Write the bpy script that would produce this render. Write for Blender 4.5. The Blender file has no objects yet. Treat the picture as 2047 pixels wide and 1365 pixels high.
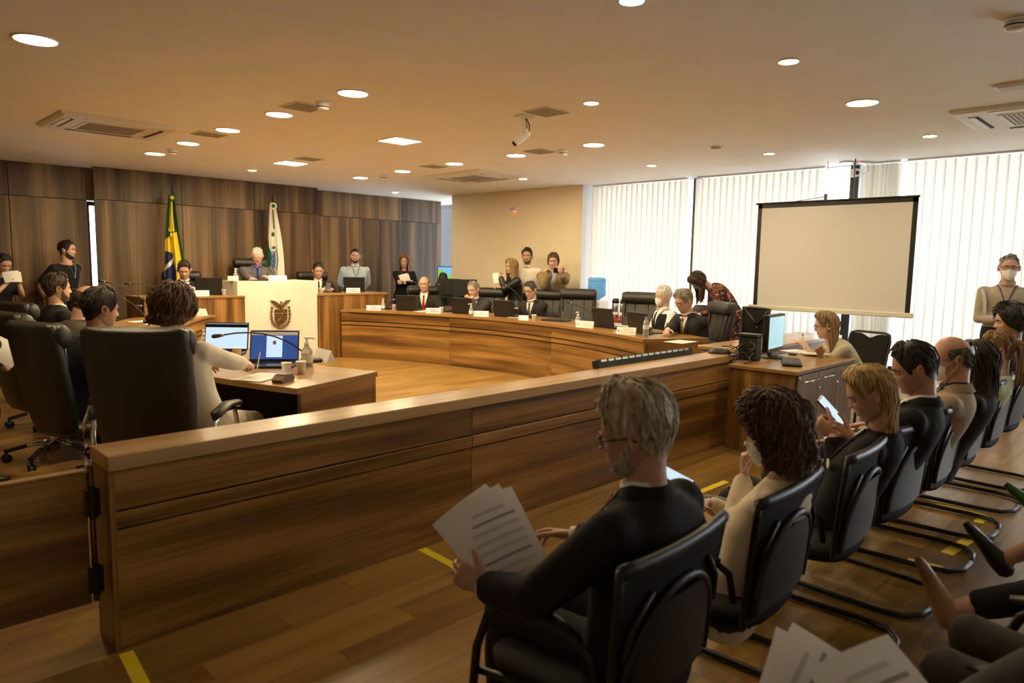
import bpy, math, random
from mathutils import Vector, Matrix, noise as mnoise
rnd = random.Random(7)
SC = bpy.context.scene
COL = SC.collection
PI = math.pi

# ------------------------------------------------------------------ camera, world, exposure
IMW, IMH, FPX = 2047.0, 1365.0, 1406.7
CAMZ = 1.48
_p, _r, _y = math.radians(6.31), math.radians(0.95), math.radians(45.22)
CF = Vector((math.sin(_y)*math.cos(_p), math.cos(_y)*math.cos(_p), -math.sin(_p)))
_r0 = Vector((math.cos(_y), -math.sin(_y), 0)); _u0 = _r0.cross(CF)
CR = _r0*math.cos(_r) + _u0*math.sin(_r); CU = _u0*math.cos(_r) - _r0*math.sin(_r)
cd = bpy.data.cameras.new('camera'); cam = bpy.data.objects.new('camera', cd); COL.objects.link(cam)
cam.matrix_world = Matrix(((CR.x, CU.x, -CF.x, 0), (CR.y, CU.y, -CF.y, 0), (CR.z, CU.z, -CF.z, CAMZ), (0, 0, 0, 1)))
cd.sensor_width = 36.0; cd.lens = FPX*36/IMW; cd.clip_start = 0.05
cd.dof.use_dof = True; cd.dof.focus_distance = 8.0; cd.dof.aperture_fstop = 3.5
SC.camera = cam

wd = bpy.data.worlds.new('sky'); SC.world = wd; wd.use_nodes = True
wd.node_tree.nodes['Background'].inputs[0].default_value = (0.86, 0.94, 1.0, 1)
wd.node_tree.nodes['Background'].inputs[1].default_value = 3.0
SC.view_settings.view_transform = 'Standard'; SC.view_settings.look = 'None'
SC.view_settings.exposure = 1.6; SC.view_settings.gamma = 1.0
LAMP = 75.0
WARM = (1.0, 0.79, 0.45)

def at(x, y, z=None, X=None, Y=None):
    """point of the room seen at pixel x, y of the photograph, on the plane z, X or Y"""
    d = CF*FPX + CR*(x-IMW/2) - CU*(y-IMH/2)
    t = (z-CAMZ)/d.z if z is not None else (X/d.x if X is not None else Y/d.y)
    return Vector((0, 0, CAMZ)) + d*t

# ------------------------------------------------------------------ materials
MATS = {}
def _nt(name):
    m = bpy.data.materials.new(name); m.use_nodes = True
    return m, m.node_tree, m.node_tree.nodes['Principled BSDF']
def mat(name, col, rough=.5, metal=0., noise=0., nscale=20., bump=0., bscale=60., emit=None, estr=0., spec=.5, stretch=None, trans=0., coat=0.):
    if name in MATS: return MATS[name]
    m, nt, b = _nt(name)
    b.inputs['Base Color'].default_value = (*col, 1); b.inputs['Roughness'].default_value = rough
    b.inputs['Metallic'].default_value = metal; b.inputs['Specular IOR Level'].default_value = spec
    if coat: b.inputs['Coat Weight'].default_value = coat
    if noise or bump:
        tc = nt.nodes.new('ShaderNodeTexCoord'); mp = nt.nodes.new('ShaderNodeMapping')
        nt.links.new(tc.outputs['Object'], mp.inputs[0])
        if stretch: mp.inputs['Scale'].default_value = stretch
    if noise:
        n = nt.nodes.new('ShaderNodeTexNoise'); n.inputs['Scale'].default_value = nscale; n.inputs['Detail'].default_value = 4
        nt.links.new(mp.outputs[0], n.inputs['Vector'])
        r = nt.nodes.new('ShaderNodeValToRGB')
        r.color_ramp.elements[0].position = .3; r.color_ramp.elements[1].position = .7
        r.color_ramp.elements[0].color = (*[max(0, c*(1-noise)) for c in col], 1); r.color_ramp.elements[1].color = (*[min(1, c*(1+noise)) for c in col], 1)
        nt.links.new(n.outputs['Fac'], r.inputs[0]); nt.links.new(r.outputs[0], b.inputs['Base Color'])
    if bump:
        n2 = nt.nodes.new('ShaderNodeTexNoise'); n2.inputs['Scale'].default_value = bscale; n2.inputs['Detail'].default_value = 3
        nt.links.new(mp.outputs[0], n2.inputs['Vector'])
        bp = nt.nodes.new('ShaderNodeBump'); bp.inputs['Strength'].default_value = bump; bp.inputs['Distance'].default_value = .01
        nt.links.new(n2.outputs['Fac'], bp.inputs['Height']); nt.links.new(bp.outputs[0], b.inputs['Normal'])
    if emit:
        b.inputs['Emission Color'].default_value = (*emit, 1); b.inputs['Emission Strength'].default_value = estr
    if trans:
        b.inputs['Transmission Weight'].default_value = trans; b.inputs['IOR'].default_value = 1.2
    MATS[name] = m; return m

def wood(name, dark, mid, light, rough=.38, su=.55, sv=9., plank=None, var=.0):
    """laminate wood; UV in metres with U along the grain"""
    m, nt, b = _nt(name); L = nt.links.new
    uv = nt.nodes.new('ShaderNodeUVMap'); oi = nt.nodes.new('ShaderNodeObjectInfo')
    mul = nt.nodes.new('ShaderNodeMath'); mul.operation = 'MULTIPLY'; mul.inputs[1].default_value = 37.; L(oi.outputs['Random'], mul.inputs[0])
    cx = nt.nodes.new('ShaderNodeCombineXYZ'); L(mul.outputs[0], cx.inputs[0]); L(mul.outputs[0], cx.inputs[1])
    ad = nt.nodes.new('ShaderNodeVectorMath'); ad.operation = 'ADD'; L(uv.outputs[0], ad.inputs[0]); L(cx.outputs[0], ad.inputs[1])
    def nz(sx, sy, det, dist, seed=0.):
        mp = nt.nodes.new('ShaderNodeMapping'); mp.inputs['Scale'].default_value = (sx, sy, 1); mp.inputs['Location'].default_value = (seed, seed*1.7, seed)
        L(ad.outputs[0], mp.inputs[0]); n = nt.nodes.new('ShaderNodeTexNoise'); n.inputs['Scale'].default_value = 1.
        n.inputs['Detail'].default_value = det; n.inputs['Distortion'].default_value = dist; L(mp.outputs[0], n.inputs['Vector']); return n
    a = nz(su, sv, 3, .25); f = nz(su*3, sv*9, 4, .1, 5.); g = nz(su*.5, sv*.33, 2, .1, 11.)
    m1 = nt.nodes.new('ShaderNodeMath'); m1.operation = 'MULTIPLY_ADD'; m1.inputs[1].default_value = .55; L(a.outputs['Fac'], m1.inputs[0])
    m2 = nt.nodes.new('ShaderNodeMath'); m2.operation = 'MULTIPLY_ADD'; m2.inputs[1].default_value = .2; L(f.outputs['Fac'], m2.inputs[0])
    m3 = nt.nodes.new('ShaderNodeMath'); m3.operation = 'MULTIPLY'; m3.inputs[1].default_value = .25; L(g.outputs['Fac'], m3.inputs[0])
    L(m3.outputs[0], m2.inputs[2]); L(m2.outputs[0], m1.inputs[2])
    fac = m1.outputs[0]
    if var:
        vr = nt.nodes.new('ShaderNodeMath'); vr.operation = 'MULTIPLY_ADD'; vr.inputs[1].default_value = var
        L(oi.outputs['Random'], vr.inputs[0])
        sub = nt.nodes.new('ShaderNodeMath'); sub.operation = 'SUBTRACT'; sub.inputs[1].default_value = var/2; L(fac, sub.inputs[0]); L(sub.outputs[0], vr.inputs[2]); fac = vr.outputs[0]
    if plank:
        br = nt.nodes.new('ShaderNodeTexBrick'); br.inputs['Scale'].default_value = 1.; br.inputs['Brick Width'].default_value = plank[0]; br.inputs['Row Height'].default_value = plank[1]
        br.inputs['Mortar Size'].default_value = .0; br.inputs['Color1'].default_value = (.42, .42, .42, 1); br.inputs['Color2'].default_value = (.58, .58, .58, 1)
        L(uv.outputs[0], br.inputs['Vector'])
        pa = nt.nodes.new('ShaderNodeMath'); pa.operation = 'ADD'; L(fac, pa.inputs[0])
        ps = nt.nodes.new('ShaderNodeMath'); ps.operation = 'MULTIPLY_ADD'; ps.inputs[1].default_value = .7; ps.inputs[2].default_value = -.35; L(br.outputs['Color'], ps.inputs[0]); L(ps.outputs[0], pa.inputs[1]); fac = pa.outputs[0]
    r = nt.nodes.new('ShaderNodeValToRGB'); e = r.color_ramp.elements
    e[0].position = .39; e[0].color = (*dark, 1); e[1].position = .61; e[1].color = (*light, 1)
    k = e.new(.5); k.color = (*mid, 1)
    L(fac, r.inputs[0]); L(r.outputs[0], b.inputs['Base Color'])
    b.inputs['Roughness'].default_value = rough; b.inputs['Specular IOR Level'].default_value = .5
    bp = nt.nodes.new('ShaderNodeBump'); bp.inputs['Strength'].default_value = .08; bp.inputs['Distance'].default_value = .004
    L(f.outputs['Fac'], bp.inputs['Height']); L(bp.outputs[0], b.inputs['Normal'])
    MATS[name] = m; return m

wood('wood_walnut', (.075, .032, .007), (.20, .095, .022), (.36, .19, .055))
wood('wood_wall', (.030, .015, .006), (.105, .058, .022), (.25, .15, .066), su=.22, sv=5.5, rough=.45, var=.10)
wood('wood_top', (.34, .20, .088), (.40, .245, .112), (.47, .30, .145), rough=.25, su=.4, sv=14)  # tones lightened: the lamps' sheen on the barrier top is painted into them
wood('wood_floor', (.18, .096, .024), (.25, .140, .036), (.32, .185, .052), rough=.3, su=.8, sv=16, var=.22)
wood('wood_floor_far', (.18, .096, .024), (.25, .140, .036), (.32, .185, .052), rough=.3, su=.8, sv=16, plank=(1.2, .14))
mat('paint_white', (.91, .90, .87), .9, noise=.02, nscale=3)
mat('paint_beige', (.80, .69, .50), .9, noise=.02, nscale=4)
mat('paint_grey', (.72, .73, .74), .9)
mat('marble', (.66, .62, .54), .35, noise=.06, nscale=2.2, stretch=(2, 2, .7))
mat('leather', (.018, .016, .014), .36, bump=.25, bscale=180, spec=.55)
mat('black_plastic', (.008, .008, .008), .42)
mat('black_gloss', (.01, .01, .011), .16)
mat('black_mesh', (.007, .007, .0075), .75, bump=.3, bscale=400, spec=.25)
mat('chrome', (.75, .75, .75), .12, metal=1.)
mat('metal_dark', (.05, .05, .055), .4, metal=.6)
mat('metal_light', (.62, .62, .60), .35, metal=.9)
mat('white_plastic', (.78, .77, .74), .45)
mat('off_white', (.72, .69, .62), .5)
mat('grille', (.36, .32, .26), .7, bump=.5, bscale=300)
mat('dark_slot', (.02, .02, .02), .8)
mat('paper', (.82, .80, .76), .85)
mat('print_grey', (.33, .33, .33), .9)
mat('print_light', (.60, .59, .57), .9)
mat('print_red', (.55, .10, .05), .8)
mat('print_brown', (.30, .13, .07), .8)
mat('bronze', (.22, .15, .07), .32, metal=.85, noise=.35, nscale=60)
mat('yellow_tape', (.80, .62, .03), .55, noise=.06)
mat('blind', (.86, .82, .74), .9)
mat('screen_white', (.69, .68, .67), .8)
mat('glass_clear', (.95, .97, .97), .06, trans=1.)
mat('cup', (.85, .84, .80), .5)
mat('blue_bottle', (.18, .50, .88), .12, trans=.55)
mat('steel', (.6, .6, .58), .28, metal=1.)
mat('gel', (.80, .86, .86), .08, trans=.75)
mat('screen_cyan', (.02, .03, .03), .3, emit=(.46, .78, .82), estr=.30)
mat('screen_blue', (.02, .03, .05), .3, emit=(.03, .085, .30), estr=.28)
mat('screen_pale', (.02, .03, .05), .3, emit=(.62, .80, .98), estr=.34)
mat('screen_green', (.02, .03, .02), .3, emit=(.20, .50, .08), estr=.4)
mat('screen_sky', (.02, .03, .02), .3, emit=(.16, .45, .95), estr=.4)
mat('led_red', (.3, .0, .0), .3, emit=(1, .05, .03), estr=2.5)
mat('lamp_glow', (.9, .9, .9), .3, emit=WARM, estr=LAMP)
mat('lamp_glow_small', (.9, .9, .9), .3, emit=WARM, estr=LAMP*1.5)
mat('red_tray', (.30, .05, .03), .4)
# window glass: mostly clear, a little reflection
m, nt, b = _nt('window_glass'); o = nt.nodes['Material Output']
tr = nt.nodes.new('ShaderNodeBsdfTransparent'); gl = nt.nodes.new('ShaderNodeBsdfGlossy'); gl.inputs['Roughness'].default_value = .02
fr = nt.nodes.new('ShaderNodeFresnel'); mx = nt.nodes.new('ShaderNodeMixShader')
nt.links.new(fr.outputs[0], mx.inputs[0]); nt.links.new(tr.outputs[0], mx.inputs[1]); nt.links.new(gl.outputs[0], mx.inputs[2]); nt.links.new(mx.outputs[0], o.inputs[0]); MATS['window_glass'] = m
# blind fabric: lets daylight glow through
m = MATS['blind']; nt = m.node_tree; b = nt.nodes['Principled BSDF']; o = nt.nodes['Material Output']
tl = nt.nodes.new('ShaderNodeBsdfTranslucent'); tl.inputs[0].default_value = (.80, .76, .68, 1); mx = nt.nodes.new('ShaderNodeMixShader'); mx.inputs[0].default_value = .36
nt.links.new(b.outputs[0], mx.inputs[1]); nt.links.new(tl.outputs[0], mx.inputs[2]); nt.links.new(mx.outputs[0], o.inputs[0])

# ------------------------------------------------------------------ mesh building
class MB:
    def __init__(s): s.v = []; s.f = []; s.m = []; s.uv = {}; s.cm = 0
    def add(s, vs, fs, M=None, mi=None, uvs=None):
        o = len(s.v)
        s.v += [tuple(M @ Vector(v)) if M is not None else tuple(v) for v in vs]
        for i, f in enumerate(fs):
            if uvs: s.uv[len(s.f)] = uvs[i]
            s.f.append([o+k for k in f]); s.m.append(s.cm if mi is None else mi)
        return s
    def box(s, c, d, M=None, mi=None, ch=0.):
        x, y, z = d[0]/2, d[1]/2, d[2]/2
        if ch:
            ch = min(ch, .49*min(d)); vs = []; X = []
            for sx in (-1, 1):
                for sy in (-1, 1):
                    for sz in (-1, 1):
                        X.append((sx, sy, sz))
                        vs += [(sx*x, sy*(y-ch), sz*(z-ch)), (sx*(x-ch), sy*y, sz*(z-ch)), (sx*(x-ch), sy*(y-ch), sz*z)]
            I = {k: i*3 for i, k in enumerate(X)}; fs = []
            for a in range(3):
                b_, c_ = (a+1) % 3, (a+2) % 3
                for sg in (-1, 1):
                    q = []
                    for (p, r) in ((-1, -1), (1, -1), (1, 1), (-1, 1)):
                        k = [0]*3; k[a] = sg; k[b_] = p; k[c_] = r; q.append(I[tuple(k)]+a)
                    fs.append(q if sg > 0 else q[::-1])
                for p in (-1, 1):
                    for r in (-1, 1):
                        k0 = [0]*3; k1 = [0]*3; k0[a] = -1; k1[a] = 1
                        for k in (k0, k1): k[b_] = p; k[c_] = r
                        q = [I[tuple(k0)]+b_, I[tuple(k1)]+b_, I[tuple(k1)]+c_, I[tuple(k0)]+c_]
                        fs.append(q if p*r < 0 else q[::-1])
            for k in X:
                q = [I[k], I[k]+1, I[k]+2]; fs.append(q if k[0]*k[1]*k[2] > 0 else q[::-1])
        else:
            vs = [(-x, -y, -z), (x, -y, -z), (x, y, -z), (-x, y, -z), (-x, -y, z), (x, -y, z), (x, y, z), (-x, y, z)]
            fs = [(3, 2, 1, 0), (4, 5, 6, 7), (0, 1, 5, 4), (1, 2, 6, 5), (2, 3, 7, 6), (3, 0, 4, 7)]
        T = Matrix.Translation(c); return s.add(vs, fs, (M @ T) if M is not None else T, mi)
    def bx(s, a, b, mi=None, ch=0., M=None):
        return s.box([(a[i]+b[i])/2 for i in range(3)], [abs(b[i]-a[i]) for i in range(3)], M, mi, ch)
    def loft(s, rings, cap=True, closed=True, mi=None, M=None):
        n = len(rings[0]); vs = [p for r in rings for p in r]; fs = []
        for i in range(len(rings)-1):
            for j in range(n if closed else n-1):
                k = (j+1) % n; fs.append((i*n+j, i*n+k, (i+1)*n+k, (i+1)*n+j))
        if cap and closed: fs.append(list(range(n))[::-1]); fs.append([(len(rings)-1)*n+j for j in range(n)])
        return s.add(vs, fs, M, mi)
    def tube(s, pts, rad, n=8, mi=None, M=None, up=None, cap=True):
        """rad: number, list of numbers or list of (across, along-up) pairs"""
        P = [Vector(p) for p in pts]; N = len(P)
        if not isinstance(rad, (list, tuple)): rad = [rad]*N
        T = []
        for i in range(N):
            d = P[min(i+1, N-1)]-P[max(i-1, 0)]; T.append(d.normalized() if d.length > 1e-9 else Vector((0, 0, 1)))
        u = Vector(up) if up else (Vector((0, 0, 1)) if abs(T[0].z) < .9 else Vector((0, 1, 0)))
        rings = []
        for i in range(N):
            u = (u - T[i]*u.dot(T[i]))
            u = u.normalized() if u.length > 1e-6 else T[i].orthogonal().normalized()
            w = T[i].cross(u); r = rad[i]; ra, rb = (r if isinstance(r, (tuple, list)) else (r, r))
            rings.append([P[i] + w*(ra*math.cos(2*PI*j/n)) + u*(rb*math.sin(2*PI*j/n)) for j in range(n)])
        return s.loft(rings, cap, True, mi, M)
    def capsule(s, a, b, r0, r1, n=10, mi=None, M=None):
        a = Vector(a); b = Vector(b); d = (b-a); L = d.length; d = d.normalized() if L > 1e-6 else Vector((0, 0, 1)); pts = []; rr = []
        for k in (-1, -.8, -.45, 0): pts.append(a + d*(k*r0)); rr.append(max(.0005, r0*math.sqrt(max(0, 1-k*k))))
        for k in (.33, .66): pts.append(a+(b-a)*k); rr.append(r0+(r1-r0)*k)
        for k in (0, .45, .8, 1): pts.append(b + d*(k*r1)); rr.append(max(.0005, r1*math.sqrt(max(0, 1-k*k))))
        return s.tube(pts, rr, n, mi, M)
    def lathe(s, prof, n=16, mi=None, M=None, cap=True):
        return s.loft([[(r*math.cos(2*PI*j/n), r*math.sin(2*PI*j/n), z) for j in range(n)] for r, z in prof], cap, True, mi, M)
    def ell(s, c, r, nu=12, nv=8, mi=None, M=None):
        rings = []
        for i in range(nv+1):
            t = PI*i/nv; k = max(.001, math.sin(t))
            rings.append([(c[0]+r[0]*k*math.cos(2*PI*j/nu), c[1]+r[1]*k*math.sin(2*PI*j/nu), c[2]-r[2]*math.cos(t)) for j in range(nu)])
        return s.loft(rings, True, True, mi, M)
    def grid(s, fn, nu, nv, mi=None, M=None, thick=0.):
        vs = [fn(i/nu, j/nv) for j in range(nv+1) for i in range(nu+1)]
        fs = [(j*(nu+1)+i, j*(nu+1)+i+1, (j+1)*(nu+1)+i+1, (j+1)*(nu+1)+i) for j in range(nv) for i in range(nu)]
        return s.add(vs, fs, M, mi)
    def prism(s, poly, z0, z1, mi=None, M=None):
        n = len(poly); vs = [(p[0], p[1], z0) for p in poly]+[(p[0], p[1], z1) for p in poly]
        fs = [list(range(n))[::-1], [n+i for i in range(n)]]+[(i, (i+1) % n, n+(i+1) % n, n+i) for i in range(n)]
        return s.add(vs, fs, M, mi)
    def build(s, name, mats, parent=None, smooth=False, g=None, loc=None, rz=0.):
        me = bpy.data.meshes.new(name); me.from_pydata(s.v, [], s.f)
        if isinstance(mats, str): mats = [mats]
        for k in mats: me.materials.append(MATS[k] if isinstance(k, str) else k)
        if len(mats) > 1: me.polygons.foreach_set('material_index', s.m)
        if smooth: me.polygons.foreach_set('use_smooth', [True]*len(s.f))
        if g is not None:
            uvl = me.uv_layers.new(name='UVMap')
            for i, p in enumerate(me.polygons):
                if i in s.uv:
                    for li, q in zip(p.loop_indices, s.uv[i]): uvl.data[li].uv = q
                    continue
                n = [abs(c) for c in p.normal]; nx = n.index(max(n)); ax = [k for k in (0, 1, 2) if k != nx]
                ua, va = (g, [k for k in ax if k != g][0]) if g in ax else (ax[0], ax[1])
                for li in p.loop_indices:
                    co = me.vertices[me.loops[li].vertex_index].co; uvl.data[li].uv = (co[ua], co[va]+co[nx]*.3)
        me.update(); ob = bpy.data.objects.new(name, me); COL.objects.link(ob)
        if parent is not None: ob.parent = parent
        if loc is not None: ob.location = loc
        if rz: ob.rotation_euler = (0, 0, rz)
        return ob

def thing(name, label, cat, loc=(0, 0, 0), rz=0., group=None, sc=1.):
    o = bpy.data.objects.new(name, None); COL.objects.link(o); o.empty_display_size = .1
    o.location = loc; o.rotation_euler = (0, 0, rz); o['label'] = label; o['category'] = cat
    if sc != 1.: o.scale = (sc, sc, sc)
    if group: o['group'] = group
    return o
def tag(o, label, cat, group=None, kind=None):
    if label: o['label'] = label
    if cat: o['category'] = cat
    if group: o['group'] = group
    if kind: o['kind'] = kind
    return o
def struct(o, label=None):
    o['kind'] = 'structure'
    if label: o['label'] = label
    return o
def dup(root, label, loc, rz, group=None, skip=()):
    r = root.copy(); COL.objects.link(r); r.location = loc; r.rotation_euler = (0, 0, rz); r['label'] = label
    if group: r['group'] = group
    for ch in list(root.children):
        if ch.name.split('.')[0] in skip: continue
        c = ch.copy(); COL.objects.link(c); c.parent = r
        for gch in list(ch.children):
            d = gch.copy(); COL.objects.link(d); d.parent = c
    return r
def Rz(a): return Matrix.Rotation(a, 4, 'Z')
def Rx(a): return Matrix.Rotation(a, 4, 'X')
def Ry(a): return Matrix.Rotation(a, 4, 'Y')
def Tr(*a): return Matrix.Translation(a if len(a) == 3 else a[0])
def az(d): return -math.radians(d)      # compass angle (0 = +Y, 90 = +X) to a z rotation of a thing whose front is +y
def text_mesh(txt, size, name, matname, parent, M, spacing=1.):
    cu = bpy.data.curves.new(name, 'FONT'); cu.body = txt; cu.size = size; cu.align_x = 'CENTER'; cu.align_y = 'CENTER'; cu.space_character = spacing
    to = bpy.data.objects.new(name, cu); me = bpy.data.meshes.new_from_object(to); bpy.data.objects.remove(to); bpy.data.curves.remove(cu)
    me.name = name; me.transform(M); me.materials.clear(); me.materials.append(MATS[matname])
    o = bpy.data.objects.new(name, me); COL.objects.link(o); o.parent = parent; return o

# ------------------------------------------------------------------ the room
CZ, WX, BX, WY = 2.71, 8.92, 8.6, 11.0
f = MB(); f.bx((-5, -6, -.2), (10.5, 12.5, -.012)); fl = struct(f.build('floor', 'wood_floor_far', g=0), 'brown laminate floor laid in narrow planks')
k = 0; meshes = {}
for r in range(-6, 21):                                   # planks told apart in front of the barrier
    y0 = r*.14; x = -1.9 + (r*.37 % 1.15)
    while x < 7.0:
        if y0 > -.2 and x < 6.9:
            if 'p' not in meshes:
                q = MB(); q.box((.575, .07, -.006), (1.1485, .1394, .012)); pl = q.build('plank', 'wood_floor', fl, g=0); meshes['p'] = pl.data
            else: pl = bpy.data.objects.new('plank', meshes['p']); COL.objects.link(pl); pl.parent = fl
            pl.location = (x, y0, 0); k += 1
        x += 1.15
f = MB(); f.bx((-1.5, 2.94, -.012), (10.5, 12.5, 0)); f.bx((-5, -6, -.012), (10.5, 2.94, -.0015)); f.bx((-5, 2.94, -.012), (-1.5, 12.5, 0))
f.build('plank_field', 'wood_floor_far', fl, g=0)['kind'] = 'stuff'
c = MB(); c.bx((-5, -6, CZ), (10.5, 12.5, CZ+.15)); struct(c.build('ceiling', 'paint_white'), 'smooth white painted ceiling')
w = MB(); w.bx((-5.15, -6, 0), (-5, 12.5, CZ)); struct(w.build('wall_left', 'paint_beige'))
w = MB(); w.bx((-5, -6.15, 0), (10.5, -6, CZ)); struct(w.build('wall_rear', 'paint_beige'))
w = MB(); w.bx((BX, 7.06, 0), (9.95, 10.17, CZ), ch=.004); struct(w.build('wall_right', ['paint_beige']), 'plain beige painted wall block')
w = MB(); w.bx((BX+.002, 7.045, 0), (9.95, 7.062, CZ)); struct(w.build('trim_1', 'paint_grey'), 'pale grey end face of the beige wall block')
w = MB(); w.bx((WX-.05, -6, 0), (WX+.15, 7.05, .30)); struct(w.build('wall_window_parapet', 'paint_white'), 'low white parapet below the windows')
# wooden back wall: a middle screen of panels standing in front of two deeper wings
wb = bpy.data.objects.new('wall_back', None); COL.objects.link(wb); struct(wb, 'walnut panelled back wall with a raised middle section')
def wpanel(x0, x1, z0, z1, y, t=.04, gap=.003):
    b = MB(); b.bx((x0+gap, y, z0+gap), (x1-gap, y+t, z1-gap), ch=.002); return b.build('panel', 'wood_wall', wb, g=2)
SZ = 2.265
for x0, x1 in ((2.90, 4.06), (4.06, 5.18), (5.18, 6.31)):
    wpanel(x0, x1, 0, SZ, WY); wpanel(x0, x1, SZ, CZ, WY)
for x0, x1 in ((-5, -3.2), (-3.2, -1.6), (-1.6, .2), (.2, 1.98), (1.98, 2.885)):
    wpanel(x0, x1, 0, SZ, 11.3); wpanel(x0, x1, SZ, CZ, 11.3)
wpanel(2.885, 6.36, SZ, CZ, 11.3)
for x0, x1 in ((6.36, 7.33), (7.33, 8.3), (8.3, 9.28)):
    wpanel(x0, x1, 0, SZ, 11.3); wpanel(x0, x1, SZ, CZ, 11.3)
b = MB(); b.bx((2.93, WY+.045, .01), (6.28, WY+.06, CZ)); b.bx((-5, 11.345, 0), (2.875, 11.4, CZ)); b.bx((6.4, 11.345, 0), (9.26, 11.4, CZ)); b.bx((2.875, 11.345, SZ), (6.4, 11.4, CZ)); b.build('backing', 'black_plastic', wb)
w = MB(); w.bx((-5, 12.5, 0), (10.5, 12.6, .02)); struct(w.build('trim_2', 'paint_white'))
def window(n, pts, label):
    """glass pane between two plan points, with a slim frame"""
    (x0, y0), (x1, y1), z0, z1 = pts
    d = Vector((x1-x0, y1-y0, 0)); L = d.length; a = math.atan2(d.y, d.x); M = Tr(x0, y0, 0) @ Rz(a)
    o = bpy.data.objects.new('window_%d' % n, None); COL.objects.link(o); struct(o, label)
    fm = MB()
    for zz in (z0+.03, z1-.03): fm.bx((0, -.03, zz-.03), (L, .03, zz+.03), M=M)
    for xx in (.025, L-.025): fm.bx((xx-.025, -.03, z0), (xx+.025, .03, z1), M=M)
    fm.build('window_frame', 'metal_dark', o)
    p = MB(); p.bx((.05, -.004, z0+.06), (L-.05, .004, z1-.06), M=M); p.build('pane', 'window_glass', o); return o
window(1, ((2.9, 11.5), (6.4, 11.5), 0, SZ), 'bright window strip showing beside the middle wood panels')
window(2, ((9.9, 10.2), (9.9, 12.4), 0, CZ), 'bright window beyond the beige wall')
ys = [7.04, 5.26, 3.15, 1.05, -1.05, -3.5, -6]
for i in range(len(ys)-1):
    window(3+i, ((WX+.03, ys[i+1]), (WX+.03, ys[i]), .3, CZ+.055), 'tall glazed bay %d of the window wall, counted from the beige wall' % (i+1))
# daylight enters through these window bays; the slats in front are vertical blinds
def blind(y0, y1, label, ang, sp=.092, jitter=3, z0=.34, bunch=False, wd=.118):
    t = thing('vertical_blind', label, 'blind', (WX-.12, (y0+y1)/2, CZ-.03), group='vertical blinds on the window wall')
    h = MB(); h.bx((-.02, y0-(y0+y1)/2, .008), (.02, y1-(y0+y1)/2, .029), ch=.003); h.build('head_rail', 'white_plastic', t)
    n = int(round((y1-y0)/sp)); shared = None
    for i in range(n):
        yy = y0+(i+.5)*(y1-y0)/n-(y0+y1)/2
        a = math.radians(ang + rnd.uniform(-jitter, jitter))
        if shared is None:
            sl = MB(); sl.grid(lambda u, v: (math.sin(u*PI)*.008, (u-.5)*wd, -.0-(CZ-.03-z0)*v), 4, 1)
            s_ = sl.build('slat', 'blind', t, smooth=True); shared = s_.data
        else: s_ = bpy.data.objects.new('slat', shared); COL.objects.link(s_); s_.parent = t
        s_.location = (0, yy, 0); s_.rotation_euler = (0, 0, a)
    return t
blind(5.34, 7.0, 'white vertical blind between the beige wall and the first dark mullion', 24)
blind(3.45, 5.18, 'white vertical blind right of the dark mullion, partly behind the projection screen', 24)
blind(2.62, 3.02, 'bunched cream vertical blind gathered behind the projection screen', 68, sp=.034, jitter=18)
blind(-.4, 2.55, 'white vertical blind with wide slats at the right of the projection screen', -18, sp=.094)
# ------------------------------------------------------------------ joinery
def proj(p):
    d = Vector(p)-Vector((0, 0, CAMZ)); k = d.dot(CF); return (IMW/2+FPX*d.dot(CR)/k, IMH/2-FPX*d.dot(CU)/k)
def arcbox(mb, c, r0, r1, a0, a1, z0, z1, n=12, mi=None, ymax=9.41):
    A = [a0+(a1-a0)*i/n for i in range(n+1)]; rm = (r0+r1)/2
    P = lambda r, a, z: (c[0]+r*math.cos(a), min(ymax, c[1]+r*math.sin(a)), z)
    if a1 < a0: A = A[::-1]
    for i in range(n):
        p, q = A[i], A[i+1]; u, v = p*rm, q*rm
        vs = [P(r0, p, z0), P(r0, q, z0), P(r1, q, z0), P(r1, p, z0), P(r0, p, z1), P(r0, q, z1), P(r1, q, z1), P(r1, p, z1)]
        fs = [(0, 1, 2, 3), (4, 7, 6, 5), (1, 0, 4, 5), (3, 2, 6, 7)]; T = r1-r0
        uv = [[(u, 0), (v, 0), (v, T), (u, T)], [(u, 0), (u, T), (v, T), (v, 0)], [(v, z0), (u, z0), (u, z1), (v, z1)], [(u, z0), (v, z0), (v, z1), (u, z1)]]
        if i == 0: fs.append((0, 3, 7, 4)); uv.append([(0, z0), (T, z0), (T, z1), (0, z1)])
        if i == n-1: fs.append((2, 1, 5, 6)); uv.append([(T, z0), (0, z0), (0, z1), (T, z1)])
        mb.add(vs, fs, None, mi, uv)
    return mb
RC, RR, RA0, RA1 = (1.35, 6.58), 5.29, math.radians(33.2), math.radians(-28.6)
LC, LR, LA0, LA1 = (7.894, 5.736), 5.512, math.radians(198.9), math.radians(137.4)
DEP, TZ = .74, .74
def pol(c, r, a): return Vector((c[0]+r*math.cos(a), c[1]+r*math.sin(a), 0))
def onarc(side, pxx, r, z=.74):
    c, R0, a0, a1 = (RC, RR, RA0, RA1) if side == 'R' else (LC, LR, LA0, LA1)
    best = min((abs(proj((*pol(c, R0+r, a0+(a1-a0)*k/400)[:2], z))[0]-pxx), a0+(a1-a0)*k/400) for k in range(-60, 461))
    p = pol(c, R0+r, best[1]); return Vector((p.x, p.y, z)), best[1]
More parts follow.
